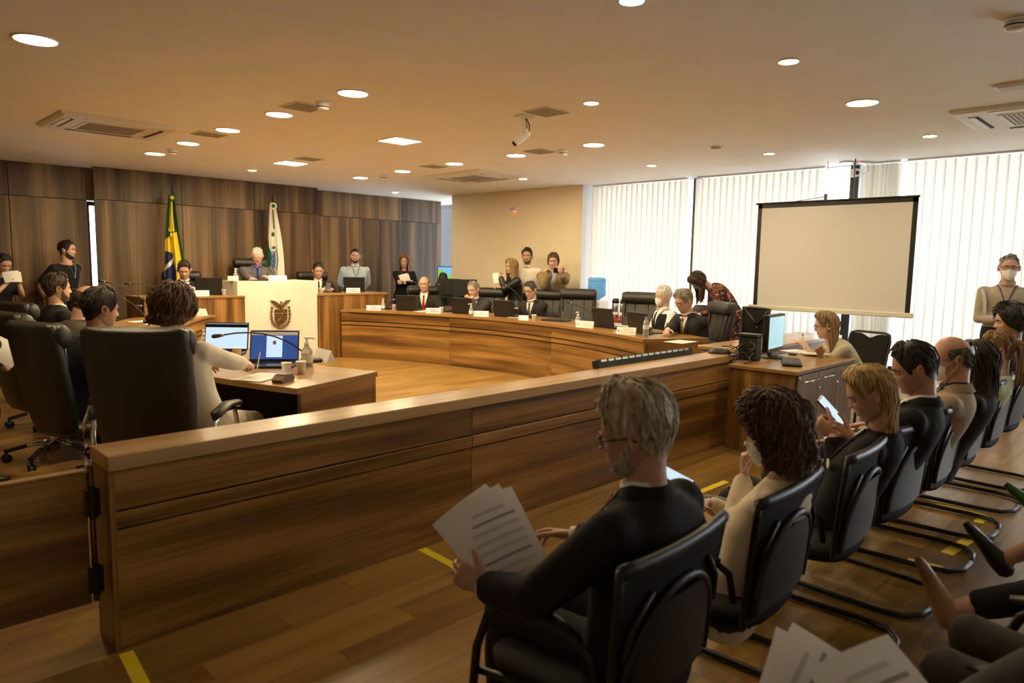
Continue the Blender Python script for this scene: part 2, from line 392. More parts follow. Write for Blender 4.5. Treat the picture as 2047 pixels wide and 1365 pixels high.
def arc_counter(name, label, c, R0, a0, a1, nseg, endgrain):
    t = thing(name, label, 'counter', (0, 0, 0), group='curved counters of the chamber')
    arcbox(MB(), c, R0-.025, R0+DEP, a0, a1, TZ-.035, TZ, 40).build('worktop', 'wood_top', t, g=0) if False else arcbox(MB(), c, R0-.025, R0+DEP, a0, a1, TZ-.035, TZ, 40).build('worktop', 'wood_walnut_top', t, g=0)
    gap = .0015/R0*(1 if a1 > a0 else -1)
    for i in range(nseg):
        p, q = a0+(a1-a0)*i/nseg+gap, a0+(a1-a0)*(i+1)/nseg-gap
        for z0, z1, nm, rr in ((.571, TZ-.038, 'upper_panel', 0), (.511, .557, 'rail', -.006), (0, .497, 'lower_panel', 0)):
            arcbox(MB(), c, R0+rr, R0+.022, p, q, z0, z1, 10).build(nm, 'wood_walnut', t, g=0)
    arcbox(MB(), c, R0+.022, R0+.03, a0, a1, 0, TZ-.04, 30).build('backing', 'black_plastic', t)
    for a in (a0, a1):
        if c[1]+R0*math.sin(a) > 8: continue
        s = 1 if (a == a0) == (a1 > a0) else -1
        arcbox(MB(), c, R0-.006, R0+DEP-.03, a, a+s*.022/R0, 0, TZ-.036, 1).build('end_panel', 'wood_walnut', t, g=0)
    return t
wood('wood_walnut_top', (.21, .108, .034), (.27, .145, .048), (.34, .195, .070), rough=.3, su=.5, sv=12)
arc_counter('curved_counter', 'long curved walnut counter on the window side of the chamber', RC, RR, RA0, RA1, 3, 0)
arc_counter('curved_counter', 'curved walnut counter on the left with the white-blazer woman at its near end', LC, LR, LA0, LA1, 3, 0)

# barrier between the chamber and the public
BY, BX0, BX1 = 2.80, .74, 5.46
t = thing('barrier', 'long waist-high walnut barrier with a pale top board, lamp sheen painted in, and grooved panels', 'barrier', (BX0, BY, 0))
L = BX1-BX0
b = MB(); b.bx((0, 0, .698), (L, .225, .755), ch=.003); b.build('top_board', 'wood_top', t, g=0)
seams = [0, 1.62, 3.16, 4.72]
xs = [0.012, at(945, 1000, Y=BY).x-BX0, at(1312, 900, Y=BY).x-BX0, L-.012]
for i in range(3):
    for z0, z1, nm, yy in ((.545, .697, 'upper_panel', .012), (.476, .538, 'rail', .006), (0, .469, 'lower_panel', .012)):
        b = MB(); b.bx((xs[i]+.0012, yy, z0), (xs[i+1]-.0012, .03, z1), ch=.0015); b.build(nm, 'wood_walnut', t, g=0)
b = MB(); b.bx((.01, .03, 0), (L-.01, .19, .697)); b.build('core', 'wood_walnut', t, g=0)
for x in (0, L-.022):
    b = MB(); b.bx((x, .004, 0), (x+.022, .21, .697), ch=.002); b.build('end_panel', 'wood_walnut', t, g=2)
# swing gate left of it
g0 = at(190, 1000, Y=BY+.12)
t = thing('swing_gate', 'dark walnut swing gate hinged to the left end of the barrier', 'gate', (.715, BY+.12, 0))
zt = at(185, 938, Y=BY+.12).z; zb = at(195, 1198, Y=BY+.12).z
b = MB(); b.bx((-1.35, -.018, zb), (-.022, .018, zt), ch=.002); b.build('leaf', 'wood_walnut', t, g=0)
b = MB(); b.bx((-1.352, -.02, zt), (-.02, .02, zt+.006)); b.build('edge_strip', 'wood_top', t, g=0)
m = MB(); m.tube([(-.004, -.004, zb), (-.004, -.004, zt+.02)], .011, 10); m.build('hinge_rod', 'bronze', t, True)
for z in (zb+.09, zt-.12):
    h = MB(); h.tube([(-.004, -.02, z-.06), (-.004, -.02, z+.06)], .014, 10); h.bx((-.03, -.03, z-.05), (.018, -.016, z+.05)); hh = h.build('hinge', 'black_plastic', t)
    h = MB(); h.ell((-.004, -.02, z+.068), (.007, .007, .007)); h.ell((-.004, -.02, z-.068), (.007, .007, .007)); h.build('hinge_knob', 'bronze', hh)
t = None
# dais: platforms, lectern, side counters
b = MB(); b.bx((2.96, 9.62, 0), (6.75, WY-.01, .20), ch=.004); tag(b.build('platform', 'wood_floor_far', g=0), 'low wooden platform under the dais seats', 'platform')
b = MB(); b.bx((4.25, 9.7, .2), (5.38, WY-.02, .40), ch=.004); tag(b.build('platform', 'wood_floor_far', g=0), 'upper wooden step carrying the presiding seat', 'platform')
LX0, LX1, LY, LZ = 4.19, 5.42, 9.47, 1.18
t = thing('lectern', 'tall cream stone lectern at the centre of the dais', 'lectern', ((LX0+LX1)/2, LY, 0))
hw = (LX1-LX0)/2
b = MB(); b.bx((-hw, 0, 0), (hw, .05, LZ), ch=.004); b.build('front_slab', 'marble', t)
for s in (-1, 1): b = MB(); b.bx((s*hw-.025*s-.025, .05, .2), (s*hw-.025*s+.025, .75, LZ), ch=.003); b.build('side_slab', 'marble', t)
b = MB(); b.bx((-hw+.05, .05, LZ-.04), (hw-.05, .74, LZ-.004), ch=.002); b.build('desk_board', 'wood_walnut_top', t, g=0)
def side_counter(x0, x1, y, label, n):
    t = thing('side_counter', label, 'counter', ((x0+x1)/2, y, 0)); w = x1-x0
    b = MB(); b.bx((-w/2, -.012, .955), (w/2, .70, .985), ch=.003); b.build('worktop', 'wood_walnut_top', t, g=0)
    for i in range(n):
        b = MB(); b.bx((-w/2+w*i/n+.001, 0, 0), (-w/2+w*(i+1)/n-.001, .022, .954), ch=.0015); b.build('front_panel', 'wood_walnut', t, g=2)
    for s in (-1, 1): b = MB(); b.bx((s*(w/2-.011)-.011, .022, 0), (s*(w/2-.011)+.011, .68, .954)); b.build('end_panel', 'wood_walnut', t, g=2)
side_counter(2.98, 4.27, 9.42, 'walnut side counter left of the cream lectern', 2)
side_counter(5.40, 6.66, 9.47, 'walnut side counter right of the cream lectern', 2)
# crest on the lectern
EX, EZ = at(561, 631, Y=LY-.01).x, at(561, 631, Y=LY-.01).z
t = thing('crest', 'bronze crest with spread wings above a wreathed shield on the lectern', 'crest', (EX, LY-.002, EZ))
S = .0072                                # metres per photograph pixel on this face
def E2(px_, py_): return (px_*S, py_*S)
def relief(pts, y0, y1): # pts in pixels x right, z up ; extruded towards the viewer (-y)
    m = MB(); M = Rx(PI/2); m.prism([E2(*p) for p in pts], y0, y1, M=M); return m
sh = [(-12, 13), (13, 13), (13, -4), (12, -9), (8.5, -15), (4, -18.5), (0, -20), (-4, -18.5), (-8.5, -15), (-12, -9), (-12.5, -4)]
s1 = relief(sh, 0, .012).build('shield', 'bronze', t)
m = MB(); m.tube([(p[0]*S, -.014, p[1]*S) for p in sh+sh[:1]], .007, 6); m.tube([(-12*S, -.014, 5*S), (13*S, -.014, 5*S)], .004, 6); m.build('shield_rim', 'bronze', s1)
m = MB()      # figure with a scythe
m.capsule((1*S, -.016, 2*S), (2.5*S, -.016, -5*S), .011, .013); m.ell((0, -.02, 4.0*S), (.012, .009, .012)); m.capsule((2.5*S, -.016, -5*S), (.5*S, -.015, -13*S), .010, .007); m.capsule((2.5*S, -.016, -5*S), (5.5*S, -.015, -13*S), .010, .007)
m.capsule((1.5*S, -.02, .5*S), (-3*S, -.022, -5*S), .007, .006); m.capsule((4.5*S, -.018, -3.0*S), (-7.5*S, -.02, -10*S), .005, .004); m.tube([(-7.5*S, -.02, -10*S), (-5*S, -.02, -13*S), (-2*S, -.018, -14*S)], [.005, .005, .002], 6); m.build('reaper_relief', 'bronze', s1, smooth=True)
m = MB()
for a, bq, cq in ((-10, 6, 9), (-7, 6, 11), (-3, 6, 10), (7, 6, 11)): m.add([(a*S-.02, -.013, bq*S), (a*S+.025, -.013, bq*S), (a*S+.004, -.02, cq*S)], [(0, 1, 2)])
m.ell((8*S, -.014, 8*S), (.022, .006, .022)); m.build('hills_relief', 'bronze', s1)
for sgn in (-1, 1):
    wpts = [(sgn*1, 16), (sgn*3, 20), (sgn*7, 26.5), (sgn*12, 30), (sgn*21.5, 31.5), (sgn*17, 26.5), (sgn*11, 21), (sgn*7, 16.5), (sgn*3.5, 14.5)]
    if sgn > 0: wpts = wpts[::-1]
    relief(wpts, .004, .02).build('wing', 'bronze', t)
    m = MB()
    for k in range(5):
        u = k/4; a = Vector((sgn*(2+u*1.5)*S, -.024, (17+u*8)*S)); c_ = Vector((sgn*(8+u*12.5)*S, -.02, (18.5+u*12)*S)); m.tube([a, (a+c_)/2+Vector((0, -.003, -.012)), c_], [.006, .006, .002], 5)
    m.build('feathers', 'bronze', t, smooth=True)
m = MB(); m.ell((0, -.022, 19*S), (.018, .016, .045)); m.ell((.2*S, -.03, 27*S), (.016, .016, .018)); m.tube([(0, -.032, 27*S), (-2.5*S, -.036, 26*S)], [.007, .001], 5); m.build('bird', 'bronze', t, smooth=True)
for sgn in (-1, 1):
    m = MB(); path = [(18, 16), (19, 9), (19.5, 2), (19, -5), (17, -12), (13, -17.5), (8, -21), (2, -23)]
    for i, (px_, pz_) in enumerate(path):
        for k in (-1, 1):
            q = path[min(i+1, len(path)-1)]; q0 = path[max(i-1, 0)]; d = Vector((q0[0]-q[0], q0[1]-q[1])).normalized(); nn = Vector((-d.y, d.x))
            c0 = Vector((px_, pz_)) + nn*1.1*k; M = Tr(sgn*c0.x*S, -.016, c0.y*S) @ Ry(-sgn*(math.atan2(d.y, d.x)-PI/2)-.35*k*sgn); m.ell((0, 0, 0), (.011, .011, .027), 6, 5, M=M)
    m.tube([(sgn*p_[0]*S, -.008, p_[1]*S) for p_ in path]+[(-sgn*6*S, -.008, -26*S)], .006, 6); m.build('wreath_branch', 'bronze', t, smooth=True)

# ------------------------------------------------------------------ chairs
def rr_ring(w, d, p=4., n=24, cy=0., z=0., tilt=0.):
    out = []
    for j in range(n):
        a = 2*PI*j/n; c_, s_ = math.cos(a), math.sin(a)
        x = w*math.copysign(abs(c_)**(2/p), c_); y = d*math.copysign(abs(s_)**(2/p), s_)
        out.append((x, cy+y*math.cos(tilt), z+y*math.sin(tilt)))
    return out
def exec_chair():
    t = thing('executive_chair', '', 'chair')
    m = MB()                                  # seat
    m.loft([rr_ring(w_, d_, 4, 24, .03, z_) for w_, d_, z_ in ((.20, .19, .385), (.255, .25, .40), (.265, .26, .43), (.26, .255, .465), (.22, .21, .485))]); m.build('seat', 'leather', t, True)
    lean = math.radians(11); B0 = Vector((0, -.20, .42)); up = Vector((0, -math.sin(lean), math.cos(lean))); fw = Vector((0, math.cos(lean), math.sin(lean)))
    m = MB(); rings = []
    for h, w_, d_ in ((0, .16, .03), (.02, .215, .045), (.15, .235, .055), (.35, .25, .055), (.52, .255, .05), (.62, .255, .045), (.665, .25, .04), (.68, .22, .02)):
        ring = []
        for j in range(24):
            a = 2*PI*j/24; c_, s_ = math.cos(a), math.sin(a); x = w_*math.copysign(abs(c_)**.5, c_); y = d_*math.copysign(abs(s_)**.6, s_)
            ring.append(B0+up*h+fw*(y+.035*(x/.25)**2)+Vector((x, 0, 0)))
        rings.append(ring)
    m.loft(rings); m.build('backrest', 'leather', t, True)
    m = MB(); c0 = B0+up*.60+fw*.055; pts = []; rr_ = []
    for k, r_ in ((-1, .012), (-.985, .05), (-.93, .068), (-.8, .075), (-.4, .077), (0, .078), (.4, .077), (.8, .075), (.93, .068), (.985, .05), (1, .012)): pts.append(c0+Vector((k*.262, .03*k*k, 0))); rr_.append((r_*.8, r_))
    m.tube(pts, rr_, 16, up=up); m.build('headrest', 'leather', t, True)
    for s in (-1, 1):
        m = MB(); m.tube([B0+up*.30+fw*.05+Vector((s*.20, 0, 0)), B0+up*.44+fw*.075+Vector((s*.21, 0, 0)), B0+up*.55+fw*.08+Vector((s*.215, 0, 0))], .011, 6); m.tube([B0+up*h+fw*(.058)+Vector((s*.085, 0, 0)) for h in (.06, .2, .35, .52)], .007, 6); m.build('back_seam', 'leather', t, True)
        m = MB(); m.tube([(s*.23, .12, .40), (s*.30, .13, .42), (s*.315, .13, .52), (s*.31, .10, .635), (s*.305, -.03, .645), (s*.30, -.14, .60), (s*.29, -.17, .50), (s*.24, -.15, .41)], .013, 8); m.build('arm_frame', 'chrome', t, True)
        m = MB(); m.tube([(s*.312, .16, .63), (s*.312, .13, .655), (s*.308, 0, .668), (s*.305, -.12, .645), (s*.305, -.15, .62)], [(.012, .008), (.034, .018), (.036, .02), (.034, .018), (.012, .008)], 10); m.build('arm_pad', 'leather', t, True)
    m = MB(); m.lathe([(.03, .07), (.03, .25), (.022, .25), (.022, .36), (.07, .37), (.09, .39)], 14); m.build('column', 'chrome', t, True)
    for k in range(5):
        a = 2*PI*k/5+.35; d = Vector((math.cos(a), math.sin(a), 0))
        m = MB(); m.tube([d*.02+Vector((0, 0, .13)), d*.14+Vector((0, 0, .118)), d*.30+Vector((0, 0, .075))], [(.028, .02), (.022, .014), (.016, .011)], 8); lg = m.build('base_leg', 'chrome', t, True)
        m = MB(); m.tube([d*.17+Vector((0, 0, .113)), d*.31+Vector((0, 0, .078))], [(.024, .016), (.02, .014)], 8); m.build('leg_cover', 'black_plastic', lg)
        m = MB(); M = Tr(*(d*.30+Vector((0, 0, .03)))) @ Rz(a+.6)
        for s in (-1, 1): m.lathe([(.005, -.009), (.028, -.009), (.03, 0), (.028, .009), (.005, .009)], 14, M=M @ Tr(0, s*.016, 0) @ Rx(PI/2))
        m.tube([d*.30+Vector((0, 0, .03)), d*.30+Vector((0, 0, .075))], .009, 6); m.build('caster', 'black_plastic', lg, True)
    return t
CH0 = exec_chair(); CH0_used = [False]
def exec_at(loc, heading, label, z=0.):
    if not CH0_used[0]:
        CH0_used[0] = True; CH0.location = (loc[0], loc[1], z); CH0.rotation_euler = (0, 0, az(heading)); CH0['label'] = label; CH0['group'] = 'black leather executive chairs'; return CH0
    return dup(CH0, label, (loc[0], loc[1], z), az(heading), 'black leather executive chairs')

def visitor_chair():
    t = thing('visitor_chair', '', 'chair')
    m = MB(); m.loft([rr_ring(w_, d_, 4, 20, -.02, z_) for w_, d_, z_ in ((.19, .20, .40), (.235, .25, .415), (.24, .255, .445), (.21, .22, .465))]); m.build('seat', 'black_mesh', t, True)
    def back(u, v, off=0., wtop=.272):
        x = (u-.5)*2; w_ = wtop*(.86+.14*v); z = .44+.43*v; lean = -.265-.045*v**1.2
        return (x*w_, lean+.022*x*x-off, z)
    m = MB(); n1, n2 = 14, 12; fr = lambda u, v: back(u, v, -.008); m.grid(fr, n1, n2); m.grid(lambda u, v: back(1-u, v, .008), n1, n2); m.build('back_shell', 'black_mesh', t, True)
    m = MB(); m.tube([back(k/12, .985) for k in range(13)], [(.017, .02)]*13, 10); m.build('top_rail', 'black_plastic', t, True)
    for s in (0, 1): m = MB(); m.tube([back(s, k/6) for k in range(7)], .012, 8); m.build('back_frame', 'black_plastic', t, True)
    m = MB(); m.tube([Vector(back(.5+.47*math.cos(PI*(1-k/16)), .08+.70*math.sin(PI*k/16), .016)) for k in range(17)], .013, 8); m.build('lumbar_hoop', 'black_plastic', t, True)
    m = MB(); m.grid(lambda u, v: back(1-(.5+.42*(u-.5)*2*math.cos(v*1.25)), .08+.62*math.sin(v*PI/2), .022), 12, 8); m.build('lumbar_panel', 'black_plastic', t, True)
    for s in (-1, 1): m = MB(); m.tube([back(.5+s*.28, .80, .012), back(.5+s*.43, .62, .02), back(.5+s*.48, .42, .02)], .009, 8); m.build('back_rib', 'black_plastic', t, True)
    for s in (-1, 1):
        m = MB(); m.tube([(s*.25, .19, .645), (s*.255, .12, .66), (s*.255, -.08, .66), (s*.25, -.16, .635)], [(.014, .01), (.03, .014), (.03, .014), (.014, .01)], 10); m.build('arm_pad', 'black_plastic', t, True)
        m = MB(); m.tube([(s*.25, .10, .65), (s*.255, .16, .60), (s*.25, .21, .48), (s*.245, .24, .25), (s*.245, .22, .04), (s*.245, .15, .016), (s*.245, -.25, .016), (s*.22, -.37, .016), (s*.14, -.42, .016), (0, -.43, .016)], .0135, 8); m.build('frame_tube', 'black_plastic', t, True)
        m = MB(); m.tube([(s*.25, -.12, .645), (s*.24, -.19, .60), (s*.22, -.20, .50)], .012, 8); m.tube([(s*.245, .23, .40), (s*.2, .05, .405), (s*.18, -.15, .41)], .012, 8); m.build('arm_brace', 'black_plastic', t, True)
    return t
VC0 = visitor_chair(); VC_used = [False]
def visitor_at(loc, heading, label):
    if not VC_used[0]:
        VC_used[0] = True; VC0.location = (loc[0], loc[1], 0); VC0.rotation_euler = (0, 0, az(heading)); VC0['label'] = label; VC0['group'] = 'black visitor chairs in the front row'; return VC0
    return dup(VC0, label, (loc[0], loc[1], 0), az(heading), 'black visitor chairs in the front row')
ROWY = 1.15
ROWX = [1.47, 2.13, 2.82, 3.43, 4.06, 4.68, 5.30, 5.92]
VC0.scale = (.93, .93, .93)
occ = ['the grey-haired man holding printed sheets', 'the curly-haired woman in the cream blouse', 'the blonde woman looking at her phone', 'the dark-haired man in a black suit', 'the balding man in a beige jacket', 'the woman with straight dark hair', 'the woman with the ponytail', 'the man with dark curly hair']
for x, o_ in zip(ROWX, occ): visitor_at((x, ROWY), rnd.uniform(-4, 4), 'black visitor chair under '+o_)

# office chairs by the window
t = thing('mesh_chair', 'empty black mesh-back office chair beside the desk monitor', 'chair', (7.45, 3.76, 0), az(295))
def mback(u, v): x = (u-.5)*2; return (x*(.16+.07*v), -.2-.05*v+.04*x*x, .55+.47*v)
m = MB(); m.grid(mback, 10, 10); m.build('back_mesh', 'black_mesh', t, True)
m = MB(); m.tube([mback(0, k/8) for k in range(9)]+[mback(k/8, 1) for k in range(1, 9)]+[mback(1, 1-k/8) for k in range(1, 9)]+[mback(1-k/8, 0) for k in range(1, 9)], .014, 8); m.build('back_frame', 'black_plastic', t, True)
m = MB()
for s in (0, 1): m.tube([mback(s*.9+.05, .97), mback(.5+(s-.5)*.35, .72), mback(.5, .6)], .018, 8)
m.tube([mback(.5, .62), (0, -.27, .7), (0, -.24, .45), (0, -.1, .40)], .02, 8); m.build('back_support', 'black_plastic', t, True)
m = MB(); m.loft([rr_ring(w_, d_, 4, 20, .05, z_) for w_, d_, z_ in ((.2, .2, .42), (.25, .24, .44), (.25, .24, .475), (.2, .2, .49))]); m.build('seat', 'black_mesh', t, True)
m = MB(); m.lathe([(.03, .06), (.025, .42)], 12); m.build('column', 'black_plastic', t, True)
for k in range(5):
    a = 2*PI*k/5; m = MB(); m.tube([(0, 0, .11), (.3*math.cos(a), .3*math.sin(a), .07)], [.022, .014], 8); m.ell((.3*math.cos(a), .3*math.sin(a), .03), (.028, .028, .03)); m.build('base_leg', 'black_plastic', t, True)
t = thing('armchair', 'black padded office armchair behind the patterned-dress woman', 'chair', (7.75, 4.35, 0), az(250))
m = MB(); m.loft([[Vector(p)+Vector((0, -.24-.12*h, 0)) for p in rr_ring(w_, .035, 4, 20, 0, .5+h)] for h, w_ in ((0, .16), (.05, .21), (.25, .235), (.45, .235), (.5, .2))]); m.build('backrest', 'leather', t, True)
m = MB(); m.loft([rr_ring(w_, d_, 4, 20, .0, z_) for w_, d_, z_ in ((.2, .2, .42), (.25, .25, .44), (.25, .25, .49), (.2, .2, .505))]); m.build('seat', 'leather', t, True)
for s in (-1, 1):
    m = MB(); m.tube([(s*.27, .18, .69), (s*.275, 0, .70), (s*.27, -.16, .68)], [(.02, .012), (.034, .016), (.02, .012)], 8); m.tube([(s*.27, .08, .69), (s*.28, .04, .55), (s*.25, .0, .45)], .016, 8); m.tube([(s*.27, -.08, .69), (s*.28, -.04, .55), (s*.25, .0, .45)], .016, 8); m.build('armrest', 'black_plastic', t, True)
m = MB(); m.lathe([(.03, .07), (.025, .42)], 12); m.build('column', 'chrome', t, True)
for k in range(5):
    a = 2*PI*k/5+.2; m = MB(); m.tube([(0, 0, .11), (.3*math.cos(a), .3*math.sin(a), .07)], [.022, .014], 8); m.ell((.3*math.cos(a), .3*math.sin(a), .03), (.028, .028, .03)); m.build('base_leg', 'chrome', t, True)
t = thing('banquet_chair', 'black banquet chair with a notched back and metal frame behind the writing woman', 'chair', (6.92, 2.36, 0), az(283))
def bb(u, v): x = (u-.5)*2; top = .86-.05*math.exp(-(x/.35)**2)+.02*(1-x*x); return (x*(.17+.03*v), -.2-.06*v, .47+(top-.47)*v)
m = MB(); m.grid(bb, 14, 8); m.grid(lambda u, v: tuple(Vector(bb(1-u, v))+Vector((0, -.03, 0))), 14, 8); m.build('backrest', 'black_mesh', t, True)
m = MB(); m.tube([(-.185, -.18, .0), (-.19, -.19, .45), (-.205, -.27, .80), (-.19, -.285, .87), (-.14, -.29, .885), (.14, -.29, .885), (.19, -.285, .87), (.205, -.27, .80), (.19, -.19, .45), (.185, -.18, 0)], .012, 8); m.build('back_frame', 'metal_dark', t, True)
m = MB(); m.loft([rr_ring(w_, d_, 4, 20, .0, z_) for w_, d_, z_ in ((.19, .19, .43), (.215, .21, .44), (.215, .21, .47), (.18, .18, .49))]); m.build('seat', 'black_mesh', t, True)
for s in (-1, 1): m = MB(); m.tube([(s*.19, .17, .44), (s*.19, .2, 0)], .012, 8); m.build('leg', 'metal_dark', t, True)

# ------------------------------------------------------------------ ceiling fittings
def lamp(xy, r, label, small=False):
    t = thing('downlight', label, 'ceiling light', (xy[0], xy[1], CZ), group='small round spotlights' if small else 'large round downlights')
    m = MB(); m.lathe([(r*1.12, -.0005), (r*1.12, -.006), (r*1.02, -.009), (r, -.004), (r, -.0005)], 28); m.build('trim_ring', 'white_plastic', t, True)
    m = MB(); m.lathe([(r*.985, -.004), (r*.93, -.008), (r*.6, -.011), (r*.05, -.012)], 28); m.build('diffuser', 'lamp_glow_small' if small else 'lamp_glow', t)
BIG = [(1.03, 4.90, 'far left over the empty aisle'), (2.95, 4.62, 'nearest of the left row of five'), (2.95, 5.76, 'second of the left row of five'), (2.97, 6.83, 'third of the left row of five'), (3.02, 7.95, 'fourth of the left row of five'), (3.05, 9.05, 'last of the left row, nearest the wood wall'),
       (5.83, 4.65, 'nearest of the right row of five'), (5.83, 5.77, 'second of the right row of five'), (5.83, 6.85, 'third of the right row of five'), (5.87, 7.98, 'fourth of the right row of five'), (5.93, 9.1, 'last of the right row, nearest the wood wall'), (5.63, 1.97, 'over the audience row at the right'), ]
for x, y, s in BIG: lamp((x, y), .105, 'large round recessed downlight, '+s)
SM = [(4.5, 9.6, 'above the lectern'), (7.54, 10.47, 'by the wood wall corner'), (4.33, 3.49, 'above the barrier middle'), (4.24, 1.92, 'above the front audience row'), (7.38, 1.97, 'nearest the air conditioner at the right'), (7.45, 3.53, 'above the desk with the monitor'), (7.45, 5.03, 'above the right end of the curved counter'), (7.48, 7.25, 'in front of the beige wall'), (2.81, 2.04, 'at the top edge of the picture')]
for x, y, s in SM: lamp((x, y), .055, 'small round spotlight '+s, True)
for i, (x, y, s) in enumerate(((4.40, 6.03, 'nearer'), (4.50, 8.5, 'farther'))):
    t = thing('panel_light', '%s of the two square recessed panel lights' % s, 'ceiling light', (x, y, CZ), group='square panel lights')
    m = MB(); q = .155
    for a, b_ in (((-q-.02, -q-.02), (q+.02, -q)), ((-q-.02, q), (q+.02, q+.02)), ((-q-.02, -q), (-q, q)), ((q, -q), (q+.02, q))): m.bx((*a, -.008), (*b_, -.0005))
    m.build('frame', 'white_plastic', t); m = MB(); m.bx((-q, -q, -.005), (q, q, -.001)); m.build('diffuser', 'lamp_glow', t)
for x, y, s in ((2.94, 5.33, 'beside the second left downlight'), (2.95, 7.2, 'beside the third left downlight'), (4.45, 7.95, 'beside the farther panel light'), (5.83, 7.25, 'beside the third right downlight'), (4.35, 3.96, 'behind the ceiling camera'), (5.8, 5.37, 'beside the second right downlight')):
    t = thing('ceiling_speaker', 'square beige ceiling speaker grille '+s, 'speaker', (x, y, CZ), group='square ceiling grilles')
    m = MB(); m.bx((-.14, -.14, -.008), (.14, .14, -.0005), ch=.002); m.build('frame', 'off_white', t); m = MB(); m.bx((-.125, -.125, -.010), (.125, .125, -.008)); m.build('grille_panel', 'grille', t)
for x, y, s in ((2.97, 5.08, 'beside the left speaker grille'), (3.08, 8.57, 'near the end of the left lamp row'), (6.0, 8.63, 'near the end of the right lamp row'), (5.9, 5.12, 'beside the right speaker grille'), (6.72, 3.76, 'flat one by the spotlights at the right'), (4.26, .80, 'at the top right corner of the picture')):
    t = thing('smoke_detector', 'white round smoke detector '+s, 'smoke detector', (x, y, CZ), group='smoke detectors')
    hgt = .5 if 'flat' in s else 1.
    m = MB(); m.lathe([(.055, -.0005), (.056, -.012*hgt), (.05, -.022*hgt)], 20); m.build('base', 'white_plastic', t, True)
    m = MB(); m.lathe([(.046, -.022*hgt), (.048, -.045*hgt), (.04, -.056*hgt), (.02, -.06*hgt)], 20); hd = m.build('sensor_head', 'white_plastic', t, True)
    m = MB(); m.lathe([(.0485, -.032*hgt), (.0492, -.036*hgt), (.0485, -.040*hgt)], 20, cap=False); m.build('slot_band', 'dark_slot', hd, True)
def cassette(cx, cy, sx, sy, label):
    t = thing('air_conditioner', label, 'air conditioner', (cx, cy, CZ), group='ceiling cassette air conditioners')
    m = MB(); m.loft([[(-sx, -sy, z), (sx, -sy, z), (sx, sy, z), (-sx, sy, z)] if k == 0 else [(-sx+k, -sy+k, z), (sx-k, -sy+k, z), (sx-k, sy-k, z), (-sx+k, sy-k, z)] for z, k in ((-.0005, 0), (-.018, 0), (-.03, .03))]); m.build('panel', 'off_white', t)
    gx, gy = sx*.52, sy*.52
    m = MB(); m.bx((-gx, -gy, -.036), (gx, gy, -.030)); m.build('intake_frame', 'white_plastic', t)
    n = 18
    m = MB()
    for k in range(n): yy = -gy+.02+(2*gy-.04)*(k+.5)/n; m.box((0, yy, -.038), (2*gx-.05, (2*gy-.04)/n*.5, .004))
    m.build('intake_grille', 'grille', t)
    for s in (-1, 1):
        for ax in (0, 1):
            m = MB(); n_ = MB()
            if ax == 0: m.box((0, s*(sy*.76), -.031), (sx*1.15, .035, .004)); n_.box((0, s*(sy*.76)+s*.03, -.034), (sx*1.15, .045, .006), M=None)
            else: m.box((s*(sx*.76), 0, -.031), (.035, sy*1.15, .004)); n_.box((s*(sx*.76)+s*.03, 0, -.034), (.045, sy*1.15, .006))
            sl = m.build('outlet_slot', 'dark_slot', t); n_.build('louvre', 'white_plastic', sl)
cassette(2.14, 7.5, .50, .46, 'air conditioner cassette at the left, before the wood wall')
cassette(6.83, 7.6, .46, .60, 'air conditioner cassette near the beige wall')
cassette(6.85, 1.0, .50, .58, 'air conditioner cassette at the right edge')
t = thing('emergency_light', 'slim rectangular emergency light beside the right air conditioner', 'emergency light', (5.74, .90, CZ)); m = MB(); m.bx((-.09, -.26, -.02), (.09, .26, -.0005), ch=.004); m.build('housing', 'white_plastic', t); m = MB(); m.bx((-.07, -.24, -.024), (.07, .235, -.02)); m.build('diffuser', 'paint_grey', t)
# ceiling cameras
p = Vector((4.35, 4.22, CZ)); t = thing('ceiling_camera', 'white ceiling camera with dangling black cable above the chamber', 'camera', p)
m = MB(); m.bx((-.07, -.05, -.014), (.07, .05, -.0005), ch=.003); m.tube([(0, 0, -.01), (0, 0, -.12)], .011, 8); m.build('bracket', 'white_plastic', t)
m = MB(); m.box((0, 0, 0), (.075, .15, .06), M=Tr(0, .02, -.17) @ Rz(.6) @ Rx(-.7), ch=.012); m.build('body', 'white_plastic', t)
m = MB(); m.lathe([(.022, 0), (.022, .02)], 12, M=Tr(0, .02, -.17) @ Rz(.6) @ Rx(-.7) @ Tr(0, .075, 0) @ Rx(-PI/2)); m.build('lens', 'black_gloss', t)
m = MB(); m.tube([(.05, .02, -.01), (.09, .02, -.06), (.08, .02, -.15), (.02, 0, -.16), (-.02, -.02, -.14)], .005, 6); m.tube([(.04, .02, -.01), (.06, .02, -.08), (-.01, 0, -.13)], .004, 6); m.build('cable', 'black_plastic', t, True)
p = at(1712, 323, z=CZ); t = thing('ceiling_camera', 'small camera with a red light hanging above the projection screen', 'camera', p, az(225))
m = MB(); m.bx((-.17, -.06, -.02), (.17, .06, -.0005), ch=.004); m.tube([(0.02, 0, -.01), (0.02, 0, -.1)], .01, 8); m.build('bracket', 'metal_light', t)
m = MB(); m.box((.02, .02, -.13), (.06, .12, .09), ch=.012); m.build('body', 'white_plastic', t); m = MB(); m.lathe([(.022, 0), (.02, .01)], 14, M=Tr(.02, .08, -.135) @ Rx(-PI/2)); m.build('lens', 'black_gloss', t)
m = MB(); m.ell((0, .062, -.012), (.008, .006, .008)); m.build('status_light', 'led_red', t); m = MB(); m.tube([(-.13, 0, -.01), (-.15, 0, -.1), (-.1, 0, -.13), (-.02, 0, -.1)], .004, 6); m.build('cable', 'white_plastic', t)
p = at(1026, 413.5, X=BX); t = thing('exit_sign', 'small white illuminated sign high on the beige wall', 'sign', (BX-.004, p.y, p.z-.03), -PI/2)
